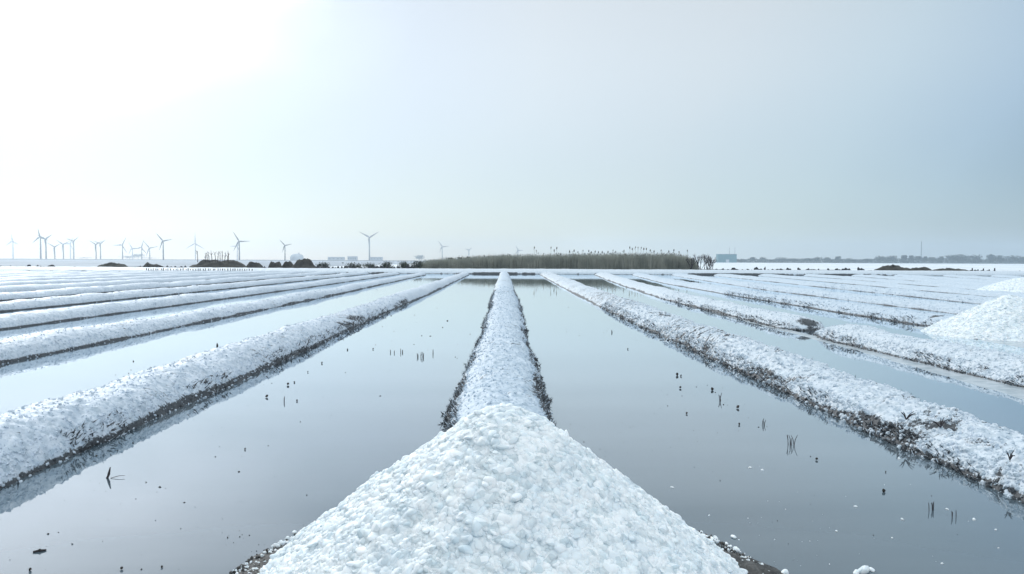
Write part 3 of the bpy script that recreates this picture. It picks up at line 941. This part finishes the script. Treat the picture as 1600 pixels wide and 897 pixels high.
# small stakes in a row on the front of the dike
stk = MB(); stk.tube([(0, 0, -.1), (0.01, 0, .12), (0, 0, .20)], [.075, .08, .06], 6)
stk_me = stk.mesh("stake", M_ROCK)
rng = random.Random(5)
for i in range(44):
    x = 229 + i * 3.85 + rng.uniform(-.5, .5)
    p = at_y(x, 420, DY + .55)
    o = obj("stake", stk_me, loc=(p.x, DY + .45 + rng.uniform(-.1, .1), .33))
    o.scale = (rng.uniform(.4, .75), rng.uniform(.4, .75), rng.uniform(.5, .95))
    tag(o, "tiny dark stake in the dotted row on the front of the left dike", "stake", "row of tiny stakes on the left dike")

# bare stems on the left mound
rng = random.Random(9)
for i, x in enumerate([309, 321, 324, 327, 331.5, 337, 340, 344, 347, 351, 355, 357.5]):
    Y = 100 + rng.uniform(-.6, .6)
    b_ = at_y(x, 410, Y); t_ = at_y(x + rng.uniform(-2, 2), 391 + rng.uniform(0, 6), Y)
    mb = MB()
    mb.tube([(0, 0, 0), ((t_.x - b_.x) * .4, 0, (t_.z - b_.z) * .5), (t_.x - b_.x, 0, t_.z - b_.z)], [.05, .04, .02], 5)
    for k in range(3):
        h = rng.uniform(.3, .9); q = (t_.x - b_.x) * h; zz = (t_.z - b_.z) * h
        mb.tube([(q, 0, zz), (q + rng.uniform(-.25, .25), rng.uniform(-.1, .1), zz + .3)], [.025, .012], 4)
    tag(obj("bare_shoot", mb.mesh("bare_shoot", M_BARK), loc=b_), "bare upright stem growing on the big dark left mound", "bare stem", "bare stems on the big left mound")

# ------------------------------------------------------------------ reeds
def reed_bed(name, segs, n, label, seed, Y0, Y1, wid=.035, plumes=.25, mat=M_REED):
    rng = np.random.default_rng(seed)
    tx = np.array([s[0] for s in segs]); ty = np.array([s[1] for s in segs])
    Yv = rng.uniform(Y0, Y1, n)
    px = rng.uniform(tx[0], tx[-1], n)
    top = np.interp(px, tx, ty)
    X = np.array([at_y(a, 407, b).x for a, b in zip(px, Yv)])
    Zt = np.array([at_y(a, t, b).z for a, t, b in zip(px, top, Yv)])
    Zt = Zt * (1 + .05 * fbm(px * .12, 0.0, seed=seed)) + rng.normal(0, .16, n) + .14 * fbm(px * .9, Yv, seed=seed + 4)
    tall = rng.uniform(size=n) < .05
    Zt = Zt + tall * rng.uniform(.1, .4, n)
    w = wid * rng.uniform(.6, 1.4, n)
    ang = rng.uniform(0, math.pi, n)
    dx, dy = np.cos(ang) * w / 2, np.sin(ang) * w / 2
    lx, ly = rng.normal(0, .12, n), rng.normal(0, .12, n)
    z0 = np.full(n, .1)
    P = []
    for (h, wf) in ((0, 1), (.55, .9), (1, .15)):
        cx = X + lx * h * h * 1.3; cy = Yv + ly * h * h * 1.3; cz = z0 + (Zt - z0) * h
        P.append(np.stack([cx - dx * wf, cy - dy * wf, cz], -1)); P.append(np.stack([cx + dx * wf, cy + dy * wf, cz], -1))
    V = np.stack(P, 1).reshape(-1, 3)
    b = (np.arange(n) * 6)[:, None]
    Fq = np.concatenate([b + np.array([[0, 1, 3, 2]]), b + np.array([[2, 3, 5, 4]])], 0)
    parts = [(V, Fq, 0, False)]
    k = np.where((rng.uniform(size=n) < plumes) & (Zt > np.percentile(Zt, 40)))[0]
    Q = np.stack([X[k] + lx[k] * 1.3, Yv[k] + ly[k] * 1.3, Zt[k]], -1)
    lv, lf = lumps(Q, np.full(len(k), 1.0), ICO1, rng, jit=.2)
    c = np.repeat(Q, 12, axis=0)
    d = (lv - c)
    lv = c + d * np.array([.045, .045, .15])
    parts.append((lv, lf, 1, False))
    o = obj(name, mesh_np(name, parts, [mat, M_PLUME]))
    return tag(o, label, "reeds", None, "stuff")


reed_bed("reed_bed", [(775, 402), (800, 399.5), (860, 399), (1000, 397.5), (1055, 398), (1072, 401), (1084, 406), (1091, 416)], 17000,
         "dense green grey reed bed behind the middle of the dike", 21, 112, 116.5, plumes=.02)
reed_bed("reed_bed", [(655, 411), (690, 406), (720, 404), (760, 401), (800, 400)], 9000,
         "lower sloping reeds left of the tall reed bed", 22, 110, 115, plumes=.01)
# tall heads above the reed bed
rng = random.Random(31)
for i, x in enumerate([835, 838, 861, 866, 870, 890, 897, 903, 911, 920, 924, 930, 935, 941, 950, 958, 962, 975, 984, 988, 993, 997, 1002, 1006, 1010, 1016, 1022, 1033, 1045, 1053, 1061, 1074]):
    Y = 113 + rng.uniform(-1, 2)
    tall = 386.5 if 982 < x < 1012 or x in (835, 861, 870) else 391
    t_ = at_y(x, tall + rng.uniform(0, 3.5), Y)
    mb = MB(); lean = rng.uniform(-.2, .2)
    mb.tube([(0, 0, .1), (lean * .3, 0, t_.z * .6), (lean, 0, t_.z)], [.018, .016, .012], 4)
    hv = np.array(ICO1[0]) * np.array([.075, .075, .17]) * rng.uniform(.8, 1.35) + np.array([lean, 0, t_.z])
    mb.add(hv, ICO1[1], 1)
    mb.tube([(lean * .8, 0, t_.z * .86), (lean + rng.uniform(-.25, .25), 0, t_.z * .97)], [.014, .012], 4)
    tag(obj("reed_stalk", mb.mesh("reed_stalk", M_REED, M_PLUME), loc=(t_.x - lean, Y, 0)),
        "tall reed stalk with a dark seed head standing above the reed bed", "reed stalk", "tall reed stalks above the reed bed")


# ------------------------------------------------------------------ shrubs and trees
def branching(mb, p, d, L, r, depth, rng, spread=.6, tips=None, nmin=2, nmax=3):
    q = p + d * L
    mid = p + d * L * .5 + Vector((rng.uniform(-1, 1), rng.uniform(-1, 1), 0)) * L * .07
    mb.tube([p, mid, q], [r, r * .85, r * .65], 5)
    if depth == 0:
        if tips is not None: tips.append(q)
        return
    for k in range(rng.randint(nmin, nmax)):
        nd = (d + Vector((rng.uniform(-1, 1), rng.uniform(-1, 1), rng.uniform(-.2, .7))) * spread).normalized()
        branching(mb, q, nd, L * rng.uniform(.6, .85), r * .62, depth - 1, rng, spread, tips, nmin, nmax)


# bare shrub right of the reeds
rng = random.Random(12)
for i, (xa, yt, lab) in enumerate([(1080, 404, "bluish bare shrub touching the right end of the reed bed"), (1093, 400, "tallest bluish bare shrub right of the reed bed"),
                                   (1103, 401, "bluish bare shrub on the outer side of the tallest one"), (1110, 406, "lowest bluish bare shrub beside the line of rocks")]):
    Y = 109.5; b_ = at_y(xa, 422, Y); t_ = at_y(xa, yt, Y); Hh = t_.z - .1
    mb = MB()
    for k in range(7):
        d = Vector((rng.uniform(-.55, .55), rng.uniform(-.4, .4), 1)).normalized()
        branching(mb, Vector((rng.uniform(-.3, .3), rng.uniform(-.2, .2), 0)), d, Hh * .42, .045, 3, rng, .55)
    o = obj("bare_shrub", mb.mesh("bare_shrub", M_BARK), loc=(b_.x, Y, .1))
    tag(o, lab, "shrub", "bare shrubs right of the reed bed")


def leafball(cx, cy, cz, rx, ry, rz, n, rng, size):
    """leaf clumps spread through a lobed volume"""
    lob = rng.normal(size=(7, 3)); lob /= np.linalg.norm(lob, axis=1)[:, None]
    lob = lob * .55
    pk = lob[rng.integers(0, 7, n)] + rng.normal(0, .30, (n, 3))
    P = pk * np.array([rx, ry, rz]) + np.array([cx, cy, cz])
    v = rng.normal(size=(n, 3, 3)) * size
    V = (P[:, None] + v).reshape(-1, 3)
    return V, np.arange(n * 3).reshape(-1, 3)


def tree(x, ytop, wpx, Y, label, seed, name="tree", group="trees along the far right shore", base=.3, trunk=True, n=900):
    rr = random.Random(seed); rng = np.random.default_rng(seed)
    b_ = at_y(x, 408, Y); t_ = at_y(x, ytop, Y); Hh = t_.z - base; Wd = wpx * Y / F
    root = empty(name, (b_.x, Y, base))
    tag(root, label, "tree" if trunk else "bush", group)
    mb = MB(); lo = .30 if trunk else .1
    mb.tube([(0, 0, -.3), (rr.uniform(-.1, .1), 0, Hh * lo), (rr.uniform(-.2, .2), 0, Hh * .7)], [Hh * .035, Hh * .028, Hh * .01], 6)
    for k in range(4):
        a = rr.uniform(0, 6.28)
        mb.tube([(0, 0, Hh * (lo + .05 * k)), (math.cos(a) * Wd * .3, math.sin(a) * Wd * .25, Hh * (.6 + .06 * k))], [Hh * .018, Hh * .007], 5)
    obj("trunk", mb.mesh("trunk", M_BARK), root)
    cz = Hh * (.62 if trunk else .5)
    V, Fc = leafball(0, 0, cz, Wd * .54, Wd * .45, Hh * (.42 if trunk else .5), n, rng, Hh * .06)
    V[:, 2] = np.clip(V[:, 2], 0, Hh * 1.05)
    obj("crown", mesh_np("crown", [(V, Fc, 0, False)], [M_LEAF]), root)
    return root


SH = 1310
TR = [(1160, 405, 10), (1176, 402.5, 8), (1192, 402, 9), (1222, 402.5, 24), (1240, 404, 12), (1262, 404, 14), (1277, 402, 12), (1292, 402.5, 10), (1310, 401, 9),
      (1328, 404, 14), (1340, 405, 16), (1356, 405, 12), (1378, 400.5, 20), (1394, 400, 18), (1412, 399.5, 9), (1423.5, 399.5, 11), (1435, 401, 10), (1445, 401.5, 8),
      (1456, 402.5, 12), (1470, 401, 9), (1488, 399, 20), (1504, 398.5, 22), (1524, 399, 20), (1548, 398, 12), (1562, 400, 14), (1580, 399.5, 26), (1598, 402, 16), (1612, 400, 18)]
for i, (x, yt, w) in enumerate(TR):
    wide = w >= 18
    if i == 3: l = "broad dome shaped tree on the far right shore, standing a little apart"
    elif i == 23: l = "tallest narrow tree on the far right shore"
    elif i == 12: l = "first broad tree of the tall group on the far right shore"
    elif x < 1215: l = "low hazy tree on the far shore just right of the teal shed"
    elif x < 1365: l = "hazy tree on the far shore between the dome shaped tree and the tall group"
    elif wide: l = "broad hazy tree in the tall group on the far right shore"
    else: l = "small rounded hazy tree in the tall group on the far right shore"
    tree(x, yt - .4, w, SH + (i % 4) * 9, l, 700 + i, n=700)


def thicket(name, x0, x1, ytop, Y0, Y1, n, label, seed, base=.3, leaf=.6):
    rng = np.random.default_rng(seed)
    px = rng.uniform(x0, x1, n); Yv = rng.uniform(Y0, Y1, n)
    X = np.array([at_y(a, 408, b).x for a, b in zip(px, Yv)]); Zt = np.array([at_y(a, ytop, b).z for a, b in zip(px, Yv)])
    Zt = Zt * (1 + .35 * fbm(X * .07, Yv * 0, seed=seed, oct=3))
    Z = base + (Zt - base) * rng.uniform(0, 1, n) ** .8
    P = np.stack([X, Yv, Z], -1)
    V = (P[:, None] + rng.normal(size=(n, 3, 3)) * leaf).reshape(-1, 3)
    o = obj(name, mesh_np(name, [(V, np.arange(n * 3).reshape(-1, 3), 0, False)], [M_LEAF]))
    return tag(o, label, "undergrowth", None, "stuff")


thicket("undergrowth", 1150, 1640, 405.2, 1292, 1312, 26000, "low hazy undergrowth along the far right shore", 77)

# low shrubs on the near bank, left of the reeds
for i, (x, yt, w, l) in enumerate([
        (505, 409, 16, "small ragged shrub right of the widest brown mound"), (552, 410, 26, "low ragged shrub below the pale block"),
        (578, 410.5, 24, "low ragged shrub at the foot of the tall pale turbine"), (607, 409, 22, "dark ragged shrub right of the tall pale turbine"),
        (628, 408, 22, "dark ragged shrub in the middle of the rocks left of the reeds"), (650, 407.5, 20, "dark ragged shrub at the left tip of the reeds"),
        (704, 403.2, 9, "round dark bush poking out above the sloping reeds"), (719, 402.8, 8, "small dark bush right of the round bush above the sloping reeds"),
        (733, 401.8, 8, "small dark bush above the sloping reeds, closest to the tall reeds"), (672, 406, 22, "low dark bush on the left part of the sloping reeds")]):
    tree(x, yt, w, (119 if x > 665 else 104) + (i % 3) * 1.1, l, 800 + i, name="bush", group="dark bushes left of the reed bed", base=.15, trunk=False, n=900)

# faint trees / shapes far left
for i, (x, yt, w, l) in enumerate([(128, 401.5, 30, "very faint tree clump on the horizon left of the paired turbines"), (216, 396.5, 16, "faint rounded tree on the horizon under the square armed turbine"),
                                   (203, 399, 26, "faint low tree clump left of the faint rounded tree"), (232, 401.5, 30, "faint low tree clump right of the faint rounded tree"),
                                   (656, 398.5, 15, "faint pale tree above the left tip of the reeds")]):
    tree(x, yt, w, 2300, l, 850 + i, group="faint far trees on the left horizon", base=1.0, n=500)

# ------------------------------------------------------------------ far buildings
def px_box(x0, x1, yt, Y, depth, base):
    a = at_y(x0, 408, Y); b = at_y(x1, 408, Y); t = at_y((x0 + x1) / 2, yt, Y)
    return (a.x + b.x) / 2, (b.x - a.x) / 2, t.z - base


cx, hw, Hh = px_box(1122, 1151, 397, 1270, 9, .3)
root = tag(empty("shed", (cx, 1270, .3)), "boxy teal shed with two thin masts on the far shore right of the reeds", "shed")
mb = MB().box(-hw, hw, 0, 12, -.5, Hh - .5)
for k in range(18):
    xx = -hw + (k + .5) * 2 * hw / 18
    mb.box(xx - .12, xx + .12, -.08, -.003, 0, Hh - .6)
obj("wall", mb.mesh("wall", M_TEAL), root)
mb = MB().box(-hw - .3, hw + .3, -.4, 12.4, Hh - .497, Hh)
obj("roof", mb.mesh("roof", M_ROOF), root)
obj("door", MB().box(-2.6, 3.0, -.16, -.1, 0, 5.0).mesh("door", M_PALE), root)
for q in (1140.5, 1149):
    xx = at_y(q, 400, 1270).x - cx
    obj("mast", MB().tube([(xx, 3, Hh - .2), (xx, 3, Hh + 12)], [.30, .18], 6).mesh("mast", M_ROOF), root)

cx, hw, Hh = px_box(454, 474, 396.5, 1750, 9, 1.0)
root = tag(empty("domed_tank", (cx, 1750, 1.0)), "pale domed tank with a knob on the left horizon, right of the dark turbine", "tank")
mb = MB()
rr = [(hw, 0), (hw * 1.02, Hh * .45), (hw * .93, Hh * .7), (hw * .7, Hh * .9), (hw * .35, Hh * .98), (.01, Hh)]
vv = [(r * math.cos(k * math.pi / 12), r * math.sin(k * math.pi / 12), z) for r, z in rr for k in range(24)]
ff = [(i * 24 + k, i * 24 + (k + 1) % 24, (i + 1) * 24 + (k + 1) % 24, (i + 1) * 24 + k) for i in range(5) for k in range(24)]
mb.add(vv, ff, 0, True)
obj("dome", mb.mesh("dome", M_PALE), root)
obj("vent", MB().tube([(hw * .3, 0, Hh * .85), (hw * .3, 0, Hh * 1.15)], [hw * .13, hw * .11], 8).mesh("vent", M_PALE), root)


def block(x0, x1, yt, Y, label):
    cx, hw, Hh = px_box(x0, x1, yt, Y, 9, 1.0)
    root = tag(empty("building", (cx, Y, 1.0)), label, "building", "pale blocks on the left horizon")
    obj("wall", MB().box(-hw, hw, 0, 16, -.5, Hh - .6).mesh("wall", M_PALE), root)
    obj("roof", MB().box(-hw - .4, hw + .4, -.5, 16.5, Hh - .597, Hh).mesh("roof", M_PALE), root)
    for k in range(4):
        xx = -hw + (k + .5) * hw / 2
        f = obj("window", MB().box(xx - hw * .1, xx + hw * .1, -.12, -.02, Hh * .35, Hh * .6).mesh("window", M_ROOF), root)


block(543, 557, 400.5, 1900, "pale square building on the horizon left of the tall pale turbine")
block(512, 537, 401.5, 2100, "faint low wide building left of the pale square one")
block(578, 597, 401.5, 2100, "faint low building right of the tall pale turbine's foot")

# thin mast on the right
p = at_y(1439, 410, 1100); t = at_y(1439, 377, 1100)
mb = MB()
for (dx, dy) in ((-.5, -.3), (.5, -.3), (0, .5)):
    mb.tube([(dx * 1.6, dy * 1.6, 0), (dx * .4, dy * .4, t.z)], [.22, .15], 5)
for k in range(18):
    z0, z1 = t.z * k / 18, t.z * (k + 1) / 18
    s0, s1 = 1.6 - 1.2 * k / 18, 1.6 - 1.2 * (k + 1) / 18
    mb.tube([(-.5 * s0, -.3 * s0, z0), (.5 * s1, -.3 * s1, z1)], .05, 4); mb.tube([(.5 * s0, -.3 * s0, z0), (-.5 * s1, -.3 * s1, z1)], .05, 4)
tag(obj("lattice_mast", mb.mesh("lattice_mast", M_ROOF), loc=(p.x, 1100, 0)), "very thin tall lattice mast above the far trees on the right", "mast")

# ------------------------------------------------------------------ wind turbines (unit: tower height 1, built at real size per scale)
def blade_mesh(mat):
    secs = [(.0, .016, .016), (.05, .018, .016), (.13, .036, .010), (.25, .032, .008), (.5, .022, .005), (.8, .013, .003), (1.0, .004, .0015)]
    v = []
    for (r, c, th) in secs:
        for (a, b) in ((-.35, 0), (-.1, 1), (.25, .8), (.65, 0), (.25, -.6), (-.1, -.8)):
            v.append((a * c * 2.0, b * th, r))
    n = 6
    f = [(i * n + k, i * n + (k + 1) % n, (i + 1) * n + (k + 1) % n, (i + 1) * n + k) for i in range(len(secs) - 1) for k in range(n)]
    mb = MB(); mb.add(v, f, 0, True); mb.add(v[-6:], [(0, 1, 2, 3, 4, 5)])
    return mb.mesh("blade", mat)


def tower_mesh(mat, fat=1.0):
    return MB().tube([(0, .03, -.02), (0, .03, .5), (0, .03, .985)], [.032 * fat, .026 * fat, .019 * fat], 16).mesh("tower", mat)


def nac_mesh(mat):
    mb = MB(); mb.box(-.022, .022, -.012, .085, -.02, .025); return mb.mesh("nacelle", mat)


def hub_mesh(mat):
    v = np.array(ICO2[0]) * np.array([.024, .03, .024]) + np.array([0, -.022, 0])
    return MB().add(v, ICO2[1], 0, True).mesh("hub", mat)


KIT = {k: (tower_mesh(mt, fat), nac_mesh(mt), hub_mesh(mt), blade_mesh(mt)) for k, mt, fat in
       (("pale", M_STEEL, 1.0), ("dark", M_BACKLIT_STEEL, 1.15))}
# hub x, hub y, phase, rotor radius px, distance, kit, label
TB = [
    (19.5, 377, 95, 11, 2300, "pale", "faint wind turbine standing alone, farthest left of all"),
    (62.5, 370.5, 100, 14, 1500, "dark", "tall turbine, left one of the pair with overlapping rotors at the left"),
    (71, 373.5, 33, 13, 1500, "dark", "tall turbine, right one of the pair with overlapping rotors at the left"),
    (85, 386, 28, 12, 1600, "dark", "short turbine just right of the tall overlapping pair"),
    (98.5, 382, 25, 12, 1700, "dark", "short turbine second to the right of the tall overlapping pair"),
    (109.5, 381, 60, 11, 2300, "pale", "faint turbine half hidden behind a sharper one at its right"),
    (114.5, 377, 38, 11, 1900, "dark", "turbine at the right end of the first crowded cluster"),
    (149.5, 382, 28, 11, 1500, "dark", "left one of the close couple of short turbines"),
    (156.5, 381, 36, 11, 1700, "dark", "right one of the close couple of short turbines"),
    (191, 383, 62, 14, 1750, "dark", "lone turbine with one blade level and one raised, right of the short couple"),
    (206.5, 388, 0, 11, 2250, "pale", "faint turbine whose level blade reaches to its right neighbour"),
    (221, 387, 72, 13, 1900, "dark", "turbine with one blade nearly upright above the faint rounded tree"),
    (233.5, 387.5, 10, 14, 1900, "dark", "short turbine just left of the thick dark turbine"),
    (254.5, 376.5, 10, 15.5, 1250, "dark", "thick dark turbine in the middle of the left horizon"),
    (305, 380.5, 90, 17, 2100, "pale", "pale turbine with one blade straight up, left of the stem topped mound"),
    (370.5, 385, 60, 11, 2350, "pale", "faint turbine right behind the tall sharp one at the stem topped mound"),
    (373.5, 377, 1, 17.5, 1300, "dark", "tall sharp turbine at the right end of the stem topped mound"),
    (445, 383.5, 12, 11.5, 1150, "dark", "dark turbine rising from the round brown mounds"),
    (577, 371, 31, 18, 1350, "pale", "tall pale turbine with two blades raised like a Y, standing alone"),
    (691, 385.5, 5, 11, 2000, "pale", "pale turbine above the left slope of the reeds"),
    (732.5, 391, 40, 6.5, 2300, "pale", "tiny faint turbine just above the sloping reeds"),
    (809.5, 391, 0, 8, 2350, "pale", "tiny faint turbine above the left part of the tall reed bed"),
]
for i, (hx, hy, ph, rp, Y, kit, lab) in enumerate(TB):
    hub = at_y(hx, hy, Y)
    base = 0.0
    s = hub.z - base
    root = empty("wind_turbine", (hub.x, Y, base))
    tag(root, lab, "wind turbine", "wind turbines along the horizon")
    tw, nc, hb, bl = KIT[kit]
    def part(nm, me, loc=(0, 0, 0), sc=(1, 1, 1), rot=(0, 0, 0)):
        o = obj(nm, me, root); o.location = loc; o.scale = sc; o.rotation_euler = rot; return o
    wpx = Y / F
    thick = max(s, 24 * wpx)      # stouter machines where the photo shows them stout
    fat = thick / s
    part("tower", tw, sc=(s * fat, s * fat, s))
    part("nacelle", nc, (0, 0, s), (thick,) * 3)
    part("hub", hb, (0, -.012 * thick, s), (thick,) * 3)
    R = rp * Y / F
    for k in range(3):
        an = math.radians(ph + 120 * k)
        # mesh points up (+Z); turn about the rotor axis Y
        part("blade", bl, (0, -.03 * thick, s), (thick * 1.0, thick, R), (0, math.pi / 2 - an, 0))

# ------------------------------------------------------------------ haze
def haze():
    mt = bpy.data.materials.new("thin_haze"); mt.use_nodes = True
    nt = mt.node_tree; nt.nodes.clear()
    out = N(nt, "ShaderNodeOutputMaterial"); pv = N(nt, "ShaderNodeVolumePrincipled")
    pv.inputs["Color"].default_value = (0.76, 0.88, 1.0, 1)
    pv.inputs["Density"].default_value = HAZE
    pv.inputs["Anisotropy"].default_value = 0.75
    nt.links.new(pv.outputs[0], out.inputs["Volume"])
    me = MB().box(-3600, 3600, -100, 3600, -1.3, 90).mesh("haze", mt)
    o = obj("haze", me); o["kind"] = "stuff"
    return o


HAZE = 0.00032
haze()

# ------------------------------------------------------------------ sky and sun
SUN_AZ, SUN_EL = math.radians(-34), math.radians(27)
sd = Vector((math.sin(SUN_AZ) * math.cos(SUN_EL), math.cos(SUN_AZ) * math.cos(SUN_EL), math.sin(SUN_EL)))
w = bpy.data.worlds.new("World"); S.world = w; w.use_nodes = True
nt = w.node_tree; L = nt.links.new
bg = nt.nodes["Background"]; wo = nt.nodes["World Output"]
sky = N(nt, "ShaderNodeTexSky"); sky.sky_type = 'NISHITA'; sky.sun_disc = False
sky.sun_elevation = SUN_EL; sky.sun_rotation = SUN_AZ
sky.air_density = 1.0; sky.dust_density = 0.3; sky.ozone_density = 3.0
L(sky.outputs[0], bg.inputs["Color"]); bg.inputs["Strength"].default_value = 0.05
# the overcast veil: brighter round the sun and overhead; unseen back sky raised to fill the heap
tc = N(nt, "ShaderNodeTexCoord")
dp = N(nt, "ShaderNodeVectorMath", operation='DOT_PRODUCT'); L(tc.outputs["Generated"], dp.inputs[0]); dp.inputs[1].default_value = sd
nz = N(nt, "ShaderNodeTexNoise"); nz.inputs["Scale"].default_value = 1.6; nz.inputs["Detail"].default_value = 3
mp = N(nt, "ShaderNodeMapping"); mp.inputs["Scale"].default_value = (1, 1, 2.2); L(tc.outputs["Generated"], mp.inputs[0]); L(mp.outputs[0], nz.inputs["Vector"])
na = N(nt, "ShaderNodeMath", operation='MULTIPLY_ADD'); L(nz.outputs["Fac"], na.inputs[0]); na.inputs[1].default_value = .16; na.inputs[2].default_value = -.08
ad = N(nt, "ShaderNodeMath", operation='ADD'); L(dp.outputs["Value"], ad.inputs[0]); L(na.outputs[0], ad.inputs[1])
hf = N(nt, "ShaderNodeMath", operation='MULTIPLY_ADD'); L(ad.outputs[0], hf.inputs[0]); hf.inputs[1].default_value = .5; hf.inputs[2].default_value = .5
# stops in (1+cos)/2
veil = ramp(nt, hf.outputs[0], [(0.0, (.98, 1.04, 1.06)), (0.36, (.84, .90, .92)), (0.56, (.34, .39, .42)), (0.66, (.18, .25, .31)), (0.71, (.33, .41, .46)),
                                (0.77, (.46, .52, .51)), (0.842, (.56, .57, .52)), (0.918, (.60, .60, .54)), (0.96, (.58, .59, .56)), (0.978, (.62, .64, .61)), (1.0, (1.25, 1.25, 1.25))])
sx = N(nt, "ShaderNodeSeparateXYZ"); L(tc.outputs["Generated"], sx.inputs[0])
mr = N(nt, "ShaderNodeMapRange"); L(sx.outputs[2], mr.inputs[0])
mr.inputs[1].default_value = .35; mr.inputs[2].default_value = .95; mr.inputs[3].default_value = 1.0; mr.inputs[4].default_value = 2.1
mr.interpolation_type = 'SMOOTHSTEP'
b2 = N(nt, "ShaderNodeBackground"); L(veil, b2.inputs["Color"]); 
lowm = N(nt, "ShaderNodeMapRange"); L(sx.outputs[2], lowm.inputs[0]); lowm.interpolation_type = 'SMOOTHSTEP'
lowm.inputs[1].default_value = -.02; lowm.inputs[2].default_value = .28; lowm.inputs[3].default_value = .55; lowm.inputs[4].default_value = 1.0
mm_ = N(nt, "ShaderNodeMath", operation='MULTIPLY'); L(mr.outputs[0], mm_.inputs[0]); L(lowm.outputs[0], mm_.inputs[1])
L(mm_.outputs[0], b2.inputs["Strength"])
addn = N(nt, "ShaderNodeAddShader"); L(bg.outputs[0], addn.inputs[0]); L(b2.outputs[0], addn.inputs[1])
L(addn.outputs[0], wo.inputs["Surface"])

ld = bpy.data.lights.new("sun", 'SUN'); ld.energy = 1.5; ld.angle = math.radians(10); ld.color = (1.0, 1.0, .99)
lo = bpy.data.objects.new("sun", ld); COL.objects.link(lo)
lo.rotation_euler = (-sd).to_track_quat('-Z', 'Y').to_euler()
lo.location = (0, 0, 60)

# ------------------------------------------------------------------ render settings
S.view_settings.view_transform = 'Standard'
S.view_settings.look = 'None'
S.view_settings.exposure = 0.0
S.view_settings.gamma = 1.0
S.cycles.use_denoising = True
S.cycles.max_bounces = 8
S.cycles.diffuse_bounces = 6
S.cycles.glossy_bounces = 3
S.cycles.volume_bounces = 2
S.cycles.caustics_reflective = False
S.cycles.caustics_refractive = False
